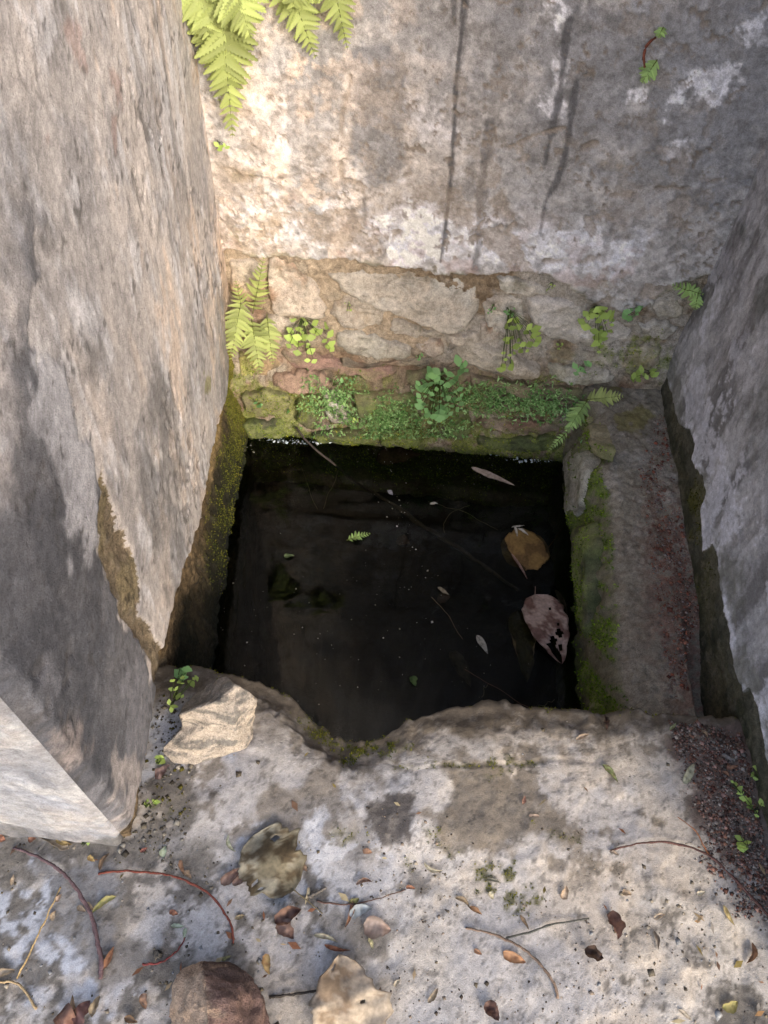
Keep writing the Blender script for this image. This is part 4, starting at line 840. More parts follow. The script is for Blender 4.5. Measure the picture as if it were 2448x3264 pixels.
leaf('leaf', 'yellow drop shaped leaf to the right of the brown stone', z2(305, 1120), z2(330, 1262), 24, 'ovate', ('#c9a455', '#b5853f'), curl=.2, arch=.03)
leaf('leaf', 'orange curled narrow leaf crossed by the hair thin twig', z2(872, 760), z2(825, 955), 14, 'lance', ('#b0764a', '#8f5a3a'), curl=.4, bend=.08)
leaf('leaf', 'small olive green leaf touching the hair thin twig', z2(860, 800), z2(922, 755), 20, 'ovate', ('#7d7a35', '#8c8a45'), curl=.2)
leaf('leaf', 'pale narrow leaf above the orange curled strip, lower centre', z2(620, 998), z2(785, 1048), 14, 'lance', ('#b8b08c', '#a38f74'), curl=.3, bend=.04)
leaf('leaf', 'rusty orange rolled strip above the big pale leaf', z2(690, 1062), z2(868, 1098), 13, 'lance', ('#a8653c', '#7d4a2e'), curl=.6, bend=-.05)
leaf('leaf', 'tiny cream pointed leaf right below the pinkish oval leaf', z2(990, 1005), z2(1015, 1090), 14, 'lance', ('#cfc48c', '#a8a066'), curl=.3)
leaf('leaf', 'tan sickle leaf beside the round leaf stalk', z2(590, 680), z2(565, 800), 13, 'lance', ('#bfae84', '#a08a62'), curl=.3, bend=.12)
leaf('leaf', 'brown fragment tucked under the right side of the round blotched leaf', z2(510, 500), z2(580, 580), 22, 'ovate', ('#8a7050', '#a8866a'), curl=.3)
leaf('leaf', 'reddish brown broad leaf tucked under the left side of the round leaf', z2(10, 665), z2(145, 560), 32, 'ovate', ('#8f6f60', '#7a574a'), curl=.2)
leaf('leaf', 'flat red brown leaf piece just left of the round leaf edge', z2(85, 670), z2(180, 610), 26, 'ovate', ('#9a7868', '#84604f'), curl=.15)
leaf('leaf', 'white curled sliver leaf right of the dark round stain', z2(1350, 520), z2(1475, 572), 13, 'lance', ('#d6cba8', '#bfae84'), curl=.3, bend=-.22)
leaf('leaf', 'red brown twisted curl at the centre of the foreground', z2(900, 665), z2(1015, 650), 14, 'lance', ('#8f6248', '#b0937a'), curl=.5, bend=.18)
leaf('leaf', 'small orange oval leaf below the dark round stain', z2(945, 435), z2(1010, 455), 16, 'ovate', ('#b58560', '#a0704a'), curl=.15)
leaf('leaf', 'small orange chip where the hair thin twig ends', z2(1230, 682), z2(1295, 690), 11, 'ovate', ('#b5744a', '#9a5f3c'), curl=.2)
leaf('leaf', 'tan narrow curl lying right of the hair thin twig', z2(1555, 750), z2(1655, 825), 13, 'lance', ('#a8906a', '#8f7654'), curl=.4, bend=.1)
leaf('leaf', 'tan leaf on edge to the right of the big pale leaf', z2(1375, 1445), z2(1445, 1345), 16, 'lance', ('#ad9676', '#94805f'), curl=.3)
leaf('leaf', 'pale comma shaped leaf right of the big pale leaf', z2(1155, 1340), z2(1195, 1290), 12, 'lance', ('#c4b698', '#ab9d80'), curl=.3, bend=.12)
leaf('leaf', 'pale curled leaf tucked between the dark stick and the big pale leaf', z2(650, 1400), z2(705, 1465), 20, 'ovate', ('#ad9a8a', '#93806f'), curl=.3, bend=.2)
leaf('leaf', 'small tan leaf beside the lower end of the red arched twig', z2(100, 890), z2(170, 868), 14, 'lance', ('#b09a6a', '#94805a'), curl=.3)
leaf('leaf', 'pale green curled leaf upper left of the round blotched leaf', z2(60, 330), z2(112, 450), 13, 'lance', ('#b5b59a', '#8a9468'), curl=.4, bend=-.15)
# --- left litter
leaf('bamboo_sheath', 'pale dry bamboo sheath lying at the foot of the sunlit wall end', z1(225, 300), z1(455, 425), 24, 'strip', ('#c2ad8c', '#a89478'), curl=.45, arch=.02)
leaf('leaf', 'yellow bent leaf leaning on the pale bamboo sheath', z1(375, 345), z1(480, 400), 17, 'lance', ('#c2a24e', '#b08f45'), curl=.3, bend=-.12)
leaf('leaf', 'orange leaf left of the pale bamboo sheath', z1(190, 370), z1(262, 342), 17, 'ovate', ('#b5754e', '#9a5c3c'), curl=.2)
leaf('leaf', 'orange brown leaf at the left edge under the sunlit wall end', z1(-10, 345), z1(40, 372), 20, 'ovate', ('#b0704a', '#8f5638'), curl=.2)
leaf('leaf', 'grey papery curl against the foot of the sunlit wall end', z1(55, 300), z1(110, 235), 24, 'ovate', ('#8f8a90', '#75707a'), curl=.5)
leaf('leaf', 'thin grey hoop shaped curl beside the papery grey leaf', z1(108, 245), z1(185, 290), 12, 'lance', ('#94897f', '#776d66'), curl=.4, bend=-.3)
leaf('leaf', 'tiny bright yellow leaf above the red arched twig', z1(582, 482), z1(630, 512), 14, 'ovate', ('#d2ac4a', '#bf9440'), curl=.2)
leaf('leaf', 'tan hooked leaf standing where the red arched twig begins', z1(660, 575), z1(725, 460), 15, 'lance', ('#a08260', '#86694c'), curl=.5, bend=.15)
leaf('leaf', 'pale grey green leaf upright on the dark earth, lower left', z1(1075, 485), z1(1100, 408), 20, 'ovate', ('#aebb98', '#97a580'), curl=.15)
leaf('leaf', 'small brick red leaf left of the pale grey green leaf', z1(930, 450), z1(980, 420), 12, 'lance', ('#a8604a', '#8f4c3a'), curl=.2)
leaf('leaf', 'orange curled leaf just above the red arched twig', z1(1190, 500), z1(1215, 590), 15, 'lance', ('#b08058', '#94663f'), curl=.4)
leaf('leaf', 'tan leaf lying over the middle of the red arched twig', z1(1210, 578), z1(1268, 628), 15, 'ovate', ('#b59470', '#a08058'), curl=.3)
leaf('leaf', 'yellow green bamboo leaf crossing the dark purple twig', z1(770, 742), z1(600, 868), 19, 'lance', ('#b8ac52', '#8f9a44'), curl=.2, arch=.06)
leaf('leaf', 'light tan leaf tip poking out by the yellow green bamboo leaf', z1(580, 780), z1(632, 838), 13, 'lance', ('#c0a27c', '#a88a64'), curl=.3)
leaf('leaf', 'pale tan leaf left of the dark purple twig', z1(515, 810), z1(572, 842), 14, 'ovate', ('#b59c7c', '#9a8262'), curl=.3)
leaf('leaf', 'cream leaf pierced by the long straw stalk', z1(345, 905), z1(372, 835), 14, 'ovate', ('#c2aa84', '#a38a68'), curl=.3)
leaf('leaf', 'tan leaf at the top end of the long straw stalk', z1(370, 778), z1(412, 730), 14, 'lance', ('#b5977a', '#9a7e62'), curl=.3)
leaf('leaf', 'small upright tan leaf at the far left of the foreground', z1(80, 672), z1(95, 595), 11, 'lance', ('#b8a080', '#a08868'), curl=.3)
leaf('leaf', 'orange leaf leaning against the lower part of the dark purple twig', z1(690, 1222), z1(756, 1072), 17, 'lance', ('#b57a4c', '#9a6238'), curl=.35, arch=.05)
leaf('leaf', 'pale cream leaf cut by the left edge beside the bent straw', z1(-40, 1255), z1(105, 1228), 20, 'lance', ('#c4ae8c', '#ab9474'), curl=.3)
leaf('leaf', 'orange tan oval leaf left of the brown stone', z1(940, 1385), z1(970, 1490), 20, 'ovate', ('#b58a68', '#a07452'), curl=.25)
leaf('leaf', 'tan spear shaped leaf standing at the bottom left', z1(485, 1570), z1(490, 1395), 19, 'lance', ('#b0916e', '#967854'), curl=.3, arch=.06, lift=.012)
leaf('leaf', 'broad rusty leaf under the tan spear at the bottom left', z1(400, 1510), z1(510, 1600), 48, 'ovate', ('#8f6450', '#7a4f40'), curl=.15, crump=.14)
leaf('leaf', 'broad wine red leaf to the right of the tan spear, bottom left', z1(515, 1590), z1(600, 1430), 40, 'ovate', ('#8a6058', '#744a46'), curl=.2, crump=.14)
leaf('leaf', 'beige twisted leaf beside the wine red leaf, bottom left', z1(610, 1540), z1(665, 1400), 22, 'lance', ('#ab9878', '#8a7658'), curl=.5)
leaf('leaf', 'brown boat shaped leaf at the bottom edge left of the brown stone', z1(825, 1545), z1(915, 1575), 18, 'lance', ('#8a6a48', '#705238'), curl=.45)
leaf('leaf', 'pale green narrow leaf above the short red twig', z1(1130, 938), z1(1222, 942), 13, 'lance', ('#a8b59a', '#95a585'), curl=.2)
leaf('leaf', 'pale green leaf hanging from the tip of the short red twig', z1(1228, 950), z1(1218, 1025), 13, 'lance', ('#a5b594', '#90a37c'), curl=.2)
leaf('leaf', 'orange torn scrap above the short red twig', z1(1122, 840), z1(1180, 860), 15, 'ovate', ('#b0714a', '#96583a'), curl=.3)
leaf('leaf', 'olive narrow leaf touching the top of the brown stone', z1(1465, 1165), z1(1532, 1132), 11, 'lance', ('#a5a060', '#8a8a4c'), curl=.2)
leaf('leaf', 'pinkish dead leaf between the wall foot and the broken rock', (500, 2488), (545, 2440), 30, 'ovate', ('#a08078', '#8a665c'), curl=.25, crump=.14)
# --- right litter
leaf('leaf', 'cream tan leaf pointing up in the middle of the right foreground', z3(620, 580), z3(640, 510), 20, 'ovate', ('#c4a684', '#ab8c68'), curl=.3, arch=.06)
leaf('leaf', 'small tan oval leaf right of the upward pointing leaf', z3(920, 545), z3(970, 558), 16, 'ovate', ('#b89c78', '#a58a66'), curl=.2)
leaf('leaf', 'tiny cream leaf left of the forked twig', z3(250, 545), z3(272, 582), 16, 'ovate', ('#cfc4a0', '#b8ab84'), curl=.2)
leaf('leaf', 'orange brown curled leaf above the forked twig', z3(150, 620), z3(215, 660), 16, 'lance', ('#a87848', '#8a5e38'), curl=.4)
leaf('leaf', 'crumpled red brown leaf upright right of the forked twig', z3(865, 640), z3(895, 785), 38, 'ovate', ('#8f6450', '#734a3c'), curl=.3, crump=.25)
leaf('leaf', 'dark brown shrivelled leaf below the red crumpled one', z3(725, 835), z3(815, 885), 34, 'ovate', ('#6a5244', '#574236'), curl=.5, crump=.25)
leaf('leaf', 'bright orange leaf lying below the forked twig', z3(320, 845), z3(435, 900), 28, 'ovate', ('#c28a54', '#ab703c'), curl=.25, arch=.05)
leaf('leaf', 'yellow hooked leaf near the right edge', z3(1430, 610), z3(1485, 712), 14, 'lance', ('#cdb568', '#b89e54'), curl=.4, bend=-.15)
leaf('leaf', 'brown curled leaf at the far right below the yellow hook', z3(1575, 800), z3(1545, 905), 17, 'lance', ('#9a6f4a', '#7d5638'), curl=.5, bend=.12)
leaf('leaf', 'yellow green torn leaf at the lower right', z3(1425, 1130), z3(1500, 1098), 22, 'ovate', ('#b0a045', '#969038'), curl=.25)
leaf('leaf', 'cream leaf right of the crumpled red leaf', z3(1080, 680), z3(1135, 658), 13, 'lance', ('#c9b498', '#b09a7c'), curl=.3)
leaf('leaf', 'small white leaf below the long dark red twig', z3(1300, 560), z3(1338, 545), 12, 'ovate', ('#d2c6a8', '#bfb08c'), curl=.2)
leaf('leaf', 'dark grey curl below the cream leaf on the right', z3(1080, 740), z3(1102, 835), 13, 'lance', ('#7a6a5c', '#94836c'), curl=.5, bend=.1)
leaf('leaf', 'tan leaf tip standing above the forked twig side shoot', z3(405, 660), z3(450, 735), 12, 'lance', ('#a88a66', '#8f724f'), curl=.4)
leaf('leaf', 'rust brown broad leaf at the bottom edge, right of centre', z3(225, 1100), z3(290, 1195), 38, 'ovate', ('#7d5a4c', '#68463a'), curl=.3, crump=.15)
leaf('leaf', 'pale stick like leaf at the bottom right', z3(1205, 1135), z3(1270, 1195), 12, 'lance', ('#b8aa94', '#9c8e78'), curl=.4)
leaf('leaf', 'orange chip between the forked twig and the left brown patch', z3(175, 835), z3(215, 860), 13, 'ovate', ('#b58258', '#a06c44'), curl=.3)
leaf('leaf', 'pink brown leaf standing on the brown algae patch', z3(420, 105), z3(432, 58), 12, 'lance', ('#b08068', '#966650'), curl=.3)
leaf('leaf', 'tan sliver lying flat across the brown algae patch', z3(450, 157), z3(505, 161), 8, 'strip', ('#b59a84', '#9a806a'), curl=.2)
leaf('leaf', 'fuzzy grey catkin like curl on the mossy patch', z3(235, 480), z3(310, 500), 9, 'lance', ('#94907a', '#7d7a64'), curl=.5)
leaf('leaf', 'tan leaf pinned under the left tip of the long dark red twig', z3(855, 340), z3(905, 360), 11, 'lance', ('#b09a82', '#947e68'), curl=.3)
leaf('leaf', 'fresh green and brown pointed leaf on the pale slab at right', z4(302, 1712), z4(372, 1797), 19, 'lance', ('#9aa858', '#7d8a4c'), curl=.2, arch=.04, blotch='#6f6248')
leaf('leaf', 'cream green oval leaf lying at the edge of the red grit', z4(662, 1795), z4(705, 1708), 22, 'ovate', ('#c2c09c', '#a8ab80'), curl=.2, arch=.06)
leaf('leaf', 'pale tan curl on the sill near the pool edge at right', z4(185, 1602), z4(245, 1578), 13, 'lance', ('#c4a888', '#a88a68'), curl=.4)
leaf('leaf', 'dark brown scrap sitting in the crack at the pool edge', z4(318, 1505), z4(322, 1565), 17, 'ovate', ('#6a4c3c', '#4a362e'), curl=.4, crump=.2)
leaf('leaf', 'pale green splinter leaf beside the crack at the right of the sill', z4(597, 1562), z4(628, 1528), 9, 'lance', ('#a8b078', '#8f9a60'), curl=.2)
leaf('leaf', 'grey stick like leaf lying on the red grit', z4(830, 1665), z4(885, 1702), 13, 'strip', ('#8f8884', '#7a736e'), curl=.3)
leaf('leaf', 'upper orange leaf on the red grit below the grey strip', z4(848, 1728), z4(900, 1720), 12, 'lance', ('#b5805c', '#9a6a48'), curl=.3)
leaf('leaf', 'lower orange leaf on the red grit beside the orange one above', z4(828, 1742), z4(862, 1765), 12, 'lance', ('#a87450', '#8f5f3f'), curl=.3)
leaf('leaf', 'tan leaf lying at the top of the red grit near the pool edge', z4(740, 1560), z4(765, 1592), 12, 'ovate', ('#b0946e', '#967a58'), curl=.3)

# --- floating things
WZ = WATER+.0015
leaf('floating_leaf', 'long pale bamboo leaf floating on the dark water near the back stones', (1502, 1490), (1640, 1548), 26, 'lance', ('#c2aa98', '#a89080'), curl=.06, arch=.0, z=WZ, lift=.001, crump=.02)
leaf('floating_leaf', 'round yellow brown leaf floating just under the water surface', (1748, 1745), (1600, 1765), 150, 'round', ('#96701f', '#74531a'), curl=.0, z=WATER-.004, lift=.0, crump=.02, stem=(1795, 1683))
leaf('floating_leaf', 'pinkish brown perforated leaf floating at the right side of the pool', (1705, 1895), (1790, 2120), 135, 'ovate', ('#b89a8c', '#9c8072'), curl=.03, z=WZ, lift=.001, crump=.03, blotch='#6a4c44', stem=(1706, 1870),
     holes=((.78, -.35, .28), (.70, -.05, .20), (.86, .05, .16), (.62, .42, .2), (.93, -.2, .5), (.80, .35, .2), (.25, .35, .05), (.35, -.3, .06), (.5, .5, .06)))
leaf('floating_leaf', 'dim olive brown leaf sunk beside the perforated pinkish leaf', (1650, 1950), (1680, 2175), 80, 'ovate', ('#6a5a30', '#57482a'), z=WATER-.02, lift=0, crump=.04)
leaf('floating_leaf', 'dark sunken leaf low in the pool left of the olive one', (1440, 2075), (1500, 2190), 45, 'ovate', ('#574a38', '#453828'), z=WATER-.03, lift=0)
leaf('floating_leaf', 'small silver white leaf floating at the centre right of the pool', (1520, 2025), (1555, 2085), 24, 'lance', ('#aaa698', '#8a867a'), z=WZ, lift=.001, curl=.05)
leaf('floating_leaf', 'small tan leaf floating in the middle of the pool', (1395, 1873), (1432, 1897), 16, 'lance', ('#9a8a6c', '#7d6f54'), z=WZ, lift=.001)
leaf('floating_leaf', 'small green pointed leaf floating near the front of the pool', (1318, 2155), (1325, 2188), 24, 'ovate', ('#5a7a30', '#4a6828'), z=WZ, lift=.001)
leaf('floating_leaf', 'small green oval leaf floating at the left of the pool', (905, 1775), (938, 1772), 15, 'ovate', ('#6a8040', '#58703a'), z=WZ, lift=.001)
leaf('floating_leaf', 'tiny white petal shaped leaf near the centre of the pool', (1370, 1608), (1396, 1606), 9, 'ovate', ('#c9c2b8', '#b5aea2'), z=WZ, lift=.001)
leaf('floating_leaf', 'small lilac grey leaf floating over the sunken stick', (1236, 1563), (1252, 1580), 15, 'ovate', ('#9a96a0', '#85818c'), z=WZ, lift=.001)
leaf('floating_leaf', 'left of three white petals above the round yellow leaf', (1640, 1680), (1648, 1712), 11, 'lance', ('#c4bcae', '#b0a898'), z=WZ+.002, lift=.002)
leaf('floating_leaf', 'right and longest of the three white petals above the yellow leaf', (1650, 1685), (1684, 1708), 12, 'lance', ('#c9c2b4', '#b5ad9c'), z=WZ+.002, lift=.002)
leaf('floating_leaf', 'short upper of the three white petals above the yellow leaf', (1630, 1682), (1672, 1676), 8, 'lance', ('#bdb5a6', '#a8a090'), z=WZ+.002, lift=.002)
leaf('floating_leaf', 'pink brown splinter floating between the yellow and perforated leaves', (1630, 1765), (1680, 1845), 10, 'lance', ('#a07c6c', '#85604f'), z=WZ, lift=.001)
leaf('floating_leaf', 'dim brown strip leaf right of the perforated leaf', (1770, 1880), (1810, 1965), 20, 'lance', ('#6f5f50', '#5a4a3e'), z=WATER-.008, lift=0)
def wtube(name, label, pts, r, col, cat):
    P = [G(p[:2], p[2]) for p in pts]; b = P[0].copy(); o = tube(name, [p-b for p in P], r, lin(col, .75), wig=.0035); o.location = b; return tag(o, label, cat)
wtube('stick', 'long dark stick lying diagonally under the water from the back stones', [(940, 1360, -.285), (990, 1415, -.325), (1070, 1490, WATER-.008), (1220, 1590, WATER-.016), (1400, 1710, WATER-.018), (1560, 1810, WATER-.018), (1650, 1880, WATER-.016)], [.003, .004, .005, .006, .006, .006, .004], '#4f4640', 'stick')
wtube('fine_stalk', 'hair thin stalk in the water pointing at the pool centre', [(1375, 1905, WZ), (1430, 1960, WZ), (1475, 2040, WZ)], [.0008, .0008, .0006], '#6a5a44', 'stalk')
wtube('fine_stalk', 'thin reddish stalk running to the front of the pool', [(1480, 2135, WZ), (1560, 2180, WZ), (1690, 2260, WZ)], [.0009, .0009, .0007], '#5f4a3a', 'stalk')
for lab, pts in (('faint looping stalk under the water near the white petal', [(1360, 1600), (1440, 1618), (1520, 1650), (1590, 1690)]), ('faint curved stalk left of the looping one', [(1412, 1700), (1415, 1660), (1450, 1625), (1500, 1612)]),
                 ('left of two thin sunken stems at the upper left of the pool', [(960, 1490), (985, 1560), (1012, 1625)]), ('right of two thin sunken stems at the upper left of the pool', [(1078, 1500), (1055, 1560), (1030, 1625)]),
                 ('pale twisted stalk in the shade near the front of the pool', [(1535, 2225), (1545, 2195), (1555, 2185)]), ('pale bent stalk near the pool front right corner', [(1715, 2250), (1745, 2245), (1768, 2232)])):
    wtube('fine_stalk', lab, [(a_, b_, WATER-.002) for a_, b_ in pts], [.0009, .0009, .0006], '#8a8068', 'stalk')
leaf('floating_leaf', 'large reddish brown leaf sunk below the back stones at the pool centre', (1200, 1470), (1345, 1450), 75, 'ovate', ('#7a5040', '#5f4034'), z=WATER-.03, lift=0, crump=.05)
leaf('floating_leaf', 'dim reddish leaf sunk left of the middle of the pool', (1265, 1720), (1305, 1735), 40, 'ovate', ('#6a4a3c', '#54402f'), z=WATER-.03, lift=0)
leaf('floating_leaf', 'dim reddish leaf sunk below the small tan floating leaf', (1395, 1915), (1435, 1905), 34, 'ovate', ('#70503f', '#5a4436'), z=WATER-.03, lift=0)
wtube('fine_stalk', 'dry stalk rising from the water under the back stones at right', [(1697, 1470, WATER), (1702, 1430, -.31), (1700, 1395, -.28)], [.0009, .0008, .0006], '#8a7a54', 'stalk')

# ================================================================== PLANTS
def pinna_mesh(name, lobes=9, wid=.17):
    V = []; fa = []; n = lobes*2+1
    for i in range(n):
        t = i/(n-1); w_ = wid*(1-t)**.55*(1 if t > .05 else .6)*(1. if i % 2 else .62)
        dx = .035 if i % 2 else 0
        V += [(t, 0, .0), (t+dx*(1-t), w_, .035*math.sin(t*3)+.03), (t+dx*(1-t), -w_, .035*math.sin(t*3)+.03)]
    for i in range(n-1):
        a, b = 3*i, 3*i+3
        fa += [(a, b, b+1, a+1), (a, a+2, b+2, b)]
    return mesh(name, V, fa)
PIN = pinna_mesh('pinna', 9, .29); PIN2 = pinna_mesh('pinna_broad', 7, .31)
for me_, mt in ((PIN, M_fern), (PIN2, M_fern2)): me_.materials.append(mt)
def frond(plant, base, root, tip, width, pairs, bow=.03, pin=PIN, seed=1, nrm=None, start=.12, ang=66, flat=.12):
    rg_ = random.Random(seed); root, tip = np.asarray(root, float), np.asarray(tip, float)
    N0 = _n(CP-(root+tip)/2) if nrm is None else _n(nrm)
    L = np.linalg.norm(tip-root); mid = (root+tip)/2 + N0*bow
    us = np.linspace(0, 1, 24); Pc = np.array([(1-u)**2*root+2*u*(1-u)*mid+u*u*tip for u in us])
    fr = tube('frond', [p-base for p in Pc], np.linspace(.0014, .0004, 24), lin('#7d8a3c', .6), plant, 5, n=24, mat=M_twig)
    for k in range(pairs):
        u = start+(1-start)*(k/(pairs-.3))**.95
        p = (1-u)**2*root+2*u*(1-u)*mid+u*u*tip; T = _n(2*(1-u)*(mid-root)+2*u*(tip-mid)); Nn = _n(N0-T*(N0@T)); Sd = np.cross(T, Nn)
        prof_ = (1-u)**.85*min(1, .5+(u-start)*2.2)+.04
        for sgn in (-1, 1):
            a_ = R(ang-22*u+rg_.gauss(0, 6)); l = width/2*prof_*1.25*(1+rg_.gauss(0, .05))
            d = _n(T*math.cos(a_)+Sd*sgn*math.sin(a_)+Nn*rg_.gauss(-flat, .16)); zz_ = _n(Nn-d*(Nn@d)); yy_ = np.cross(zz_, d)
            o = bpy.data.objects.new('leaflet', pin); COL.objects.link(o); o.parent = fr
            mm = Matrix.Identity(4); ws = l*(.75 if l > .03 else .95)*(1+.1*rg_.random())
            for r_ in range(3): mm[r_][0] = d[r_]*l; mm[r_][1] = yy_[r_]*ws; mm[r_][2] = zz_[r_]*l; mm[r_][3] = p[r_]-base[r_]
            o.matrix_local = mm
    return fr
def BW(p, off): # point in front of the back wall, on the photo ray p
    q = PB(p); y0 = q[1]-off; return hit(p, (0, y0, 0), (0, 1, 0))
b = BW((700, -110), .0); fern = empty('fern', b, 'large bright fern hanging in the upper left corner of the back wall', 'fern')
for i, (r_, t_, wd, n_, of0, of1, bw_) in enumerate([((690, -150), (742, 440), .175, 21, .02, .04, .05), ((610, -120), (668, 130), .16, 13, .02, .06, .03), ((720, -120), (800, 120), .15, 14, .02, .08, .04), ((880, -160), (1008, 190), .13, 15, .02, .03, .04), ((1040, -160), (1108, 160), .11, 14, .02, .03, .03), ((640, -160), (700, 330), .13, 18, .02, .015, .03), ((960, -160), (930, 40), .12, 10, .02, .07, .04)]):
    frond(fern, b, BW(r_, of0), BW(t_, of1), wd, n_, bw_, seed=10+i)
b = BW((775, 960), .0); fern = empty('fern', b, 'pale green fern tuft in the left corner above the mossy stones', 'fern')
for i, (r_, t_, wd, n_, of0, of1, bw_) in enumerate([((805, 1000), (842, 815), .085, 13, .02, .05, .03), ((770, 950), (735, 1150), .115, 13, .03, .09, .06), ((800, 1010), (830, 1195), .105, 12, .03, .07, .06), ((850, 1000), (870, 1165), .09, 12, .02, .06, .05), ((775, 1000), (750, 890), .06, 8, .02, .05, .03)]):
    frond(fern, b, BW(r_, of0), BW(t_, of1), wd, n_, bw_, seed=30+i, ang=72)
b = BW((1880, 1270), .0); fern = empty('fern', b, 'small fresh fern at the back end of the stone ledge', 'fern')
frond(fern, b, BW((1862, 1275), .02), BW((1990, 1262), .06), .085, 11, .025, seed=50, ang=75)
frond(fern, b, BW((1875, 1272), .03), BW((1800, 1385), .07), .085, 12, .03, PIN2, seed=51)
frond(fern, b, BW((1810, 1375), .06), BW((1745, 1440), .09), .035, 9, .02, PIN2, seed=52)
b = BW((2235, 960), .0); fern = empty('fern', b, 'small fern growing in the right corner of the back wall', 'fern')
frond(fern, b, BW((2235, 945), .01), BW((2140, 905), .03), .06, 8, .02, PIN2, seed=60); frond(fern, b, BW((2225, 935), .02), BW((2215, 990), .04), .05, 7, .02, PIN2, seed=61); frond(fern, b, BW((2180, 920), .02), BW((2245, 940), .03), .045, 6, .01, PIN2, seed=62)
b = BW((2080, 190), .0); fern = empty('fern', b, 'tiny fern with a red brown stalk high on the right of the back wall', 'fern')
frond(fern, b, BW((2095, 190), .01), BW((2045, 265), .03), .055, 8, .01, PIN2, seed=70); frond(fern, b, BW((2115, 85), .01), BW((2098, 120), .02), .035, 6, .01, PIN2, seed=71)
tube('dead_stalk', [BW((2090, 120), .01)-b, BW((2062, 140), .025)-b, BW((2050, 180), .03)-b, BW((2055, 215), .03)-b], [.002, .003, .003, .002], lin('#7a4636', .8), fern)
b = WG((1145, 1715)); spr = empty('fern_sprig', b, 'broken grey green fern sprig floating on the dark water', 'fern')
frond(spr, b, WG((1105, 1722), WZ), WG((1182, 1700), WZ+.004), .045, 8, .004, PIN2, seed=80, nrm=(0, 0, 1), ang=75, flat=0)

def fan_mesh(name):
    V = [(0, 0, 0)]; n = 12
    for i in range(n+1):
        a = R(-62+124*i/n); r = 1.*(.93+.07*math.cos(a*3))*(1-.10*(i % 4 == 0 and 0 < i < n)); V.append((r*math.cos(a), r*math.sin(a), .10*math.cos(a*2)))
    V2 = [(.55*v[0], .55*v[1], .02) for v in V[1:]]; k = len(V); V += V2
    fa = [(0, k+i, k+i+1) for i in range(n)] + [(k+i, 1+i, 2+i, k+i+1) for i in range(n)]
    return mesh(name, V, fa)
FAN, FAN2 = fan_mesh('fan_leaflet'), fan_mesh('fan_leaflet_blue'); FAN.materials.append(M_maiden); FAN2.materials.append(M_maiden2)
def maiden(label, basepx, leaflets, size=.011, fan=FAN, off=(.02, .06), place=None, seed=1, name='maidenhair_fern', cat='maidenhair fern', group=None):
    rg_ = random.Random(seed); place = place or BW; b = place(basepx, .005); pl_ = empty(name, b, label, cat, group)
    V, fa = [], []
    for (lx, ly) in leaflets:
        p = place((lx, ly), rg_.uniform(*off)); toc = _n(CP-p)
        g = _n(p-b+np.array([rg_.gauss(0, .02), rg_.gauss(0, .02), -.02+rg_.gauss(0, .02)])); Nn = _n(toc+np.array([rg_.gauss(0, .48), rg_.gauss(0, .48), rg_.gauss(0, .48)+.15]))
        d = _n(g-Nn*(g@Nn)); y = np.cross(Nn, d); l = size*rg_.choice([.5, .65, .8, .95, 1.05, 1.2])*rg_.uniform(.9, 1.1)
        o = bpy.data.objects.new('leaflet', fan); COL.objects.link(o); o.parent = pl_
        q = p-d*l*.5; mm = Matrix.Identity(4)
        for r_ in range(3): mm[r_][0] = d[r_]*l; mm[r_][1] = y[r_]*l; mm[r_][2] = Nn[r_]*l; mm[r_][3] = q[r_]-b[r_]
        o.matrix_local = mm
        A = np.array([0, 0, 0.]); E = q-b; M_ = E*.55+np.array([0, -.012, .012]); w_ = np.array([.0008, 0, .0])
        k = len(V)
        for P_ in (A, M_, E): V += [P_-w_, P_+w_, P_+np.array([0, 0, .0008])]
        for s_ in (0, 3):
            for j in range(3): fa.append((k+s_+j, k+s_+(j+1) % 3, k+s_+3+(j+1) % 3, k+s_+3+j))
    link('stem', mesh('stem', V, fa), M_stem, pl_)
    return pl_
Z5 = lambda L: [(600+x/1.843, 750+y/1.843) for x, y in L]
Z6 = lambda L: [(1300+x/1.445, 800+y/1.445) for x, y in L]
def cloud(cx_, cy_, sx_, sy_, n_, seed, mind=15):
    rg_ = random.Random(seed); out = []
    for _ in range(n_*60):
        a_, r_ = rg_.random()*6.28, math.sqrt(rg_.random()); q_ = (cx_+sx_*r_*math.cos(a_), cy_+sy_*r_*math.sin(a_))
        if all((q_[0]-o_[0])**2+(q_[1]-o_[1])**2 > mind**2 for o_ in out): out.append(q_)
        if len(out) >= n_: break
    return out
maiden('bright yellow green maidenhair right of the pale fern tuft', (965, 1010), Z5([(610, 500), (690, 520), (600, 560), (650, 550), (590, 600), (640, 600), (680, 600), (720, 600), (740, 560), (770, 570), (810, 530), (835, 580), (800, 620), (840, 640), (590, 650), (640, 640), (660, 640), (640, 690), (720, 680), (705, 640), (700, 735), (740, 740), (625, 495), (680, 495), (745, 515), (845, 670), (825, 650), (615, 620), (670, 570), (700, 655)]), .019, seed=1)
maiden('maidenhair cluster hanging below the white stone right of centre', (1620, 985), Z6([(470, 320), (500, 320), (510, 350), (480, 355), (455, 345), (560, 350), (590, 360), (545, 375), (580, 390), (600, 380), (480, 400), (510, 410), (460, 420), (500, 440), (530, 430), (560, 430), (590, 430), (550, 460), (440, 470), (470, 480), (450, 500), (480, 510), (440, 530), (475, 535), (520, 460), (490, 470), (600, 410), (455, 405), (430, 545)]), .019, seed=2)
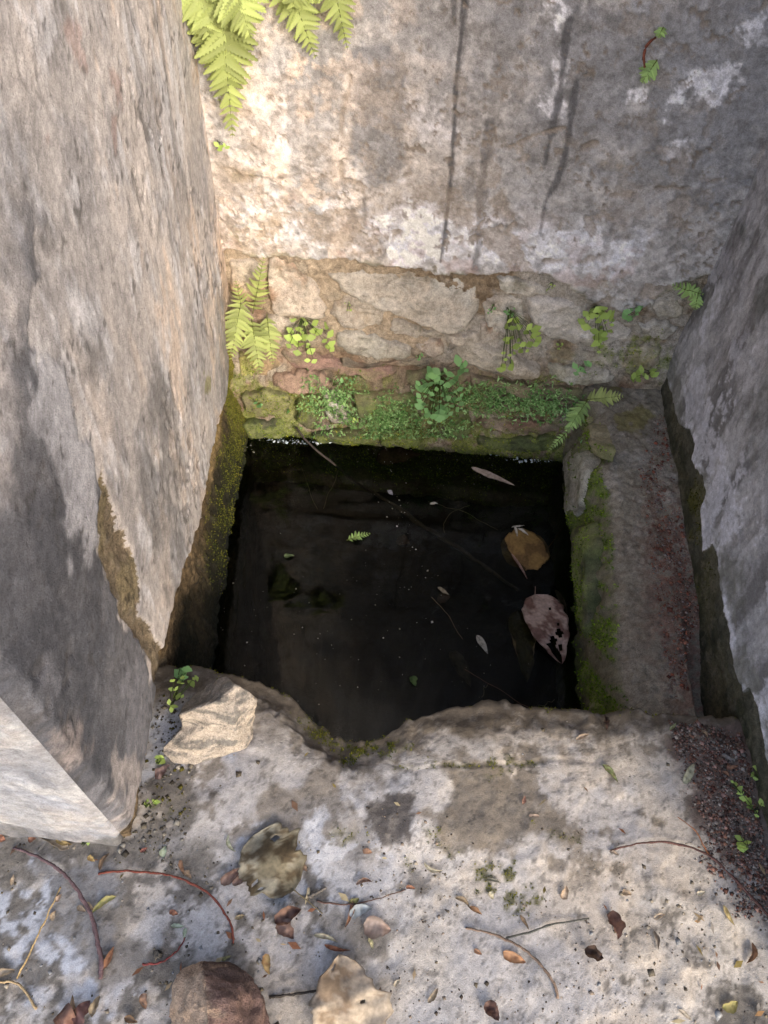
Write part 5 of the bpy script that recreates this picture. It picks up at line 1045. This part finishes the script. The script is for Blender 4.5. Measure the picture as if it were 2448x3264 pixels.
maiden('maidenhair trailing from the plaster edge over the big white stone', (1895, 975), Z6([(820, 290), (850, 280), (870, 300), (890, 280), (910, 300), (930, 280), (940, 300), (880, 320), (910, 330), (940, 340), (930, 370), (890, 350), (860, 370), (890, 380), (870, 400), (900, 405), (870, 425), (890, 440), (880, 465), (830, 310), (800, 325), (820, 350), (850, 300), (900, 265), (875, 270), (945, 320), (915, 355), (905, 385)]), .019, seed=3)
maiden('dense blue green maidenhair clump on the mossy footing at centre', (1400, 1190), cloud(1400, 1255, 78, 78, 56, 4, 15)+Z6([(230, 505), (250, 530), (270, 550), (245, 555), (265, 520), (100, 790), (110, 760), (90, 740), (130, 770)]), .019, FAN2, (.03, .09), seed=4)
maiden('sparse dark maidenhair sprig under the plaster edge at right', (2040, 985), Z6([(1010, 280), (1030, 270), (1060, 270), (1070, 265), (1040, 300), (1020, 310), (1055, 290), (1000, 300)]), .016, FAN2, seed=5)
maiden('few leaved maidenhair on the mottled slab above the small fern', (1850, 1165), Z6([(770, 530), (785, 550), (775, 565), (825, 520), (835, 520), (810, 555), (800, 545)]), .0145, FAN2, seed=6)
maiden('little maidenhair at the back right corner above the ledge', (2070, 1190), Z6([(1040, 575), (1060, 565), (1080, 550), (1075, 545), (1090, 570), (1060, 590), (1035, 590), (1100, 580), (1125, 565), (1140, 570), (1130, 550)]), .0155, seed=7)
maiden('tiny two leaved maidenhair on the dark mossy stone at left', (815, 1280), Z5([(395, 985), (428, 995), (415, 1005)]), .016, FAN2, (.03, .05), seed=8)
maiden('speck of maidenhair high on the brown stone left of centre', (1110, 965), Z5([(920, 400), (945, 395), (950, 410), (935, 440), (955, 440)]), .0065, seed=9)
maiden('small maidenhair sprout beside the white footing stone', (1060, 1230), Z5([(870, 830), (880, 850), (865, 860), (890, 870), (905, 860), (930, 840), (950, 850), (960, 860), (975, 845), (915, 820), (900, 850), (940, 870)]), .0095, FAN2, (.03, .06), seed=10)
maiden('single bright sprout low on the green footing', (1130, 1335), Z5([(975, 1080), (995, 1085), (970, 1095), (960, 1070)]), .008, seed=11)
maiden('pale sprout growing in the crack below the long slab', (1780, 1095), Z6([(690, 430), (705, 440), (695, 450), (710, 430)]), .0075, seed=12)
maiden('blurred pale sprout on the stone left of the hanging cluster', (1575, 970), Z6([(375, 270), (390, 250), (385, 280), (400, 265), (370, 285)]), .008, FAN2, seed=13)
maiden('small sprout between the hanging cluster and the white stone', (1615, 980), Z6([(450, 280), (465, 275), (460, 290), (480, 295), (490, 265)]), .008, FAN2, seed=14)
maiden('yellowish tuft in the plaster crack above the white stone', (1755, 900), Z6([(645, 160), (660, 155), (665, 170), (650, 175), (640, 180), (675, 160)]), .008, seed=15)
maiden('green tuft hanging in the left corner below the long frond', (700, 455), [(690, 460), (705, 468), (715, 462), (700, 478), (725, 470)], .010, seed=16)
maiden('dark sprout under the back stones left of the clump', (1335, 1130), Z6([(40, 485), (55, 490), (65, 478), (50, 500)]), .008, FAN2, seed=17)
maiden('sprout hanging on the facing stone under the ledge end', (1870, 1400), Z6([(800, 880), (815, 875), (825, 885), (840, 880), (810, 892)]), .009, FAN2, (.10, .12), seed=18)
def GO(p, off): q = GG(p); return np.array([q[0], q[1], q[2]+off*.6])
maiden('bright plant with rounded leaves squeezed between left wall and broken rock', (560, 2230), [(560, 2195), (575, 2185), (590, 2180), (605, 2182), (552, 2210), (570, 2215), (625, 2185), (632, 2178), (575, 2235), (585, 2228), (560, 2225), (618, 2195), (548, 2258), (555, 2280), (565, 2275), (590, 2200)], .012, off=(.02, .07), place=GO, seed=20, name='creeping_plant', cat='plant')
maiden('dark green plant in the pool corner behind the broken rock', (580, 2160), [(575, 2140), (590, 2150), (582, 2165), (600, 2145), (570, 2155), (590, 2170)], .0145, FAN2, (.0, .03), place=GO, seed=21, name='creeping_plant', cat='plant')
maiden('tiny bright sprout at the wall foot in front of the broken rock', (512, 2425), [(505, 2420), (515, 2415), (520, 2428), (508, 2432)], .009, off=(.005, .02), place=GO, seed=22, name='seedling', cat='seedling')
maiden('light green seedling near the wall foot below the pinkish dead leaf', (478, 2560), [z1(980, 115), z1(990, 135), z1(1025, 120), z1(1040, 125), z1(970, 140)], .008, off=(.003, .012), place=GO, seed=23, name='seedling', cat='seedling')
maiden('low green seedling where the pale wall end meets the earth', (278, 2680), [z1(560, 375), z1(580, 360), z1(600, 370), z1(590, 385), z1(550, 380)], .008, off=(.003, .012), place=GO, seed=24, name='seedling', cat='seedling')
maiden('upper leafy seedling on the red grit against the right wall', (2400, 2470), [z4(955, 1760), z4(975, 1735), z4(995, 1757), z4(970, 1778), z4(985, 1770)], .0125, off=(.01, .03), place=GO, seed=25, name='seedling', cat='seedling')
maiden('large toothed seedling on the red grit below the upper one', (2390, 2570), [z4(920, 1865), z4(935, 1880), z4(955, 1895), z4(990, 1885), z4(940, 1905), z4(970, 1925), z4(975, 1940), z4(1000, 1890), z4(910, 1870)], .0115, off=(.01, .03), place=GO, seed=26, name='seedling', cat='seedling')
maiden('round leaved seedling at the lower end of the red grit', (2360, 2690), [z4(895, 2040), z4(910, 2085), z4(930, 2060), z4(905, 2075)], .0135, off=(.01, .025), place=GO, seed=27, name='seedling', cat='seedling')
maiden('narrow leaved green sprig on the red grit left of the toothed seedling', (2340, 2510), [z4(870, 1790), z4(885, 1800), z4(900, 1825), z4(905, 1840)], .009, off=(.01, .02), place=GO, seed=28, name='seedling', cat='seedling')

# ================================================================== ADDED TREE (unseen behind and right of the viewer; leaves set to shade the scene)
shade_tree = empty('shade_tree', (2.2, -3.0, 0), 'leafy branch added unseen behind the viewer to shade the left wall', 'shade_tree')
tb = np.array([2.2, -3.0, 0.])
def Lw(s_, z_): return np.array([LA[0]+LD[0]*s_, LA[1]+LD[1]*s_, z_])
T_ = [Lw(rng.uniform(-.05, .46), rng.uniform(-.1, .95)) for _ in range(900)]
T_ += [np.array([rng.uniform(-.95, -.40), .31, rng.uniform(-.1, .9)]) for _ in range(900)]
T_ += [np.array([rng.uniform(-.8, .02), rng.uniform(-.25, .34), 0]) for _ in range(300)]
T_ += [np.array([rng.uniform(.15, .7), rng.uniform(.35, .65), 0]) for _ in range(70)]
T_ = np.array(T_); nl_ = len(T_); cl = fbm(T_[:, 0]*1.3+T_[:, 1], T_[:, 2]*1.3+T_[:, 1]*.6, 4, 3, 501); T_ = T_[cl > -.45]; nl_ = len(T_)
Pl = T_ + SD*rng.uniform(1.9, 2.7, (nl_, 1))
d1 = rng.normal(0, 1, (nl_, 3)); d1 /= np.linalg.norm(d1, axis=1)[:, None]; d2 = np.cross(d1, rng.normal(0, 1, (nl_, 3))); d2 /= np.linalg.norm(d2, axis=1)[:, None]
Lh = rng.uniform(.05, .085, (nl_, 1)); V = np.stack([Pl-d1*Lh, Pl+d2*Lh*.35, Pl+d1*Lh, Pl-d2*Lh*.35], 1) - tb
o = link('foliage', mesh('foliage', V, np.arange(nl_*4).reshape(-1, 4), np.tile(lin('#4f6a2c'), (nl_*4, 1))), M_moss, shade_tree); o['kind'] = 'stuff'
cc_ = Pl.mean(0)
tube('trunk', [(0, 0, -.1), (.05, .02, 1.2), (-.05, .1, 2.4), (-.3, .4, 3.4)], [.10, .085, .07, .04], lin('#5a4c3e'), shade_tree, 10)
tube('branch', [(-.02, .08, 2.0), (cc_-tb)*.5+np.array([0, 0, .75]), cc_-tb+np.array([0, 0, .15]), cc_-tb+np.array([-.4, .3, -.1])], [.05, .035, .02, .008], lin('#5a4c3e'), shade_tree, 8)

GROUPS = {'leaf': 'fallen leaves on the ground', 'floating_leaf': 'leaves floating in the pool', 'twig': 'twigs lying on the ground', 'straw': 'straw stalks on the ground', 'fern': 'ferns growing on the walls', 'maidenhair_fern': 'maidenhair ferns on the stone footing', 'seedling': 'seedlings at the wall feet', 'fine_stalk': 'fine stalks in the pool', 'creeping_plant': 'small plants by the broken rock'}
for o in bpy.data.objects:
    if o.parent is None and o.get('category'):
        g_ = GROUPS.get(o.name.split('.')[0])
        if g_: o['group'] = g_
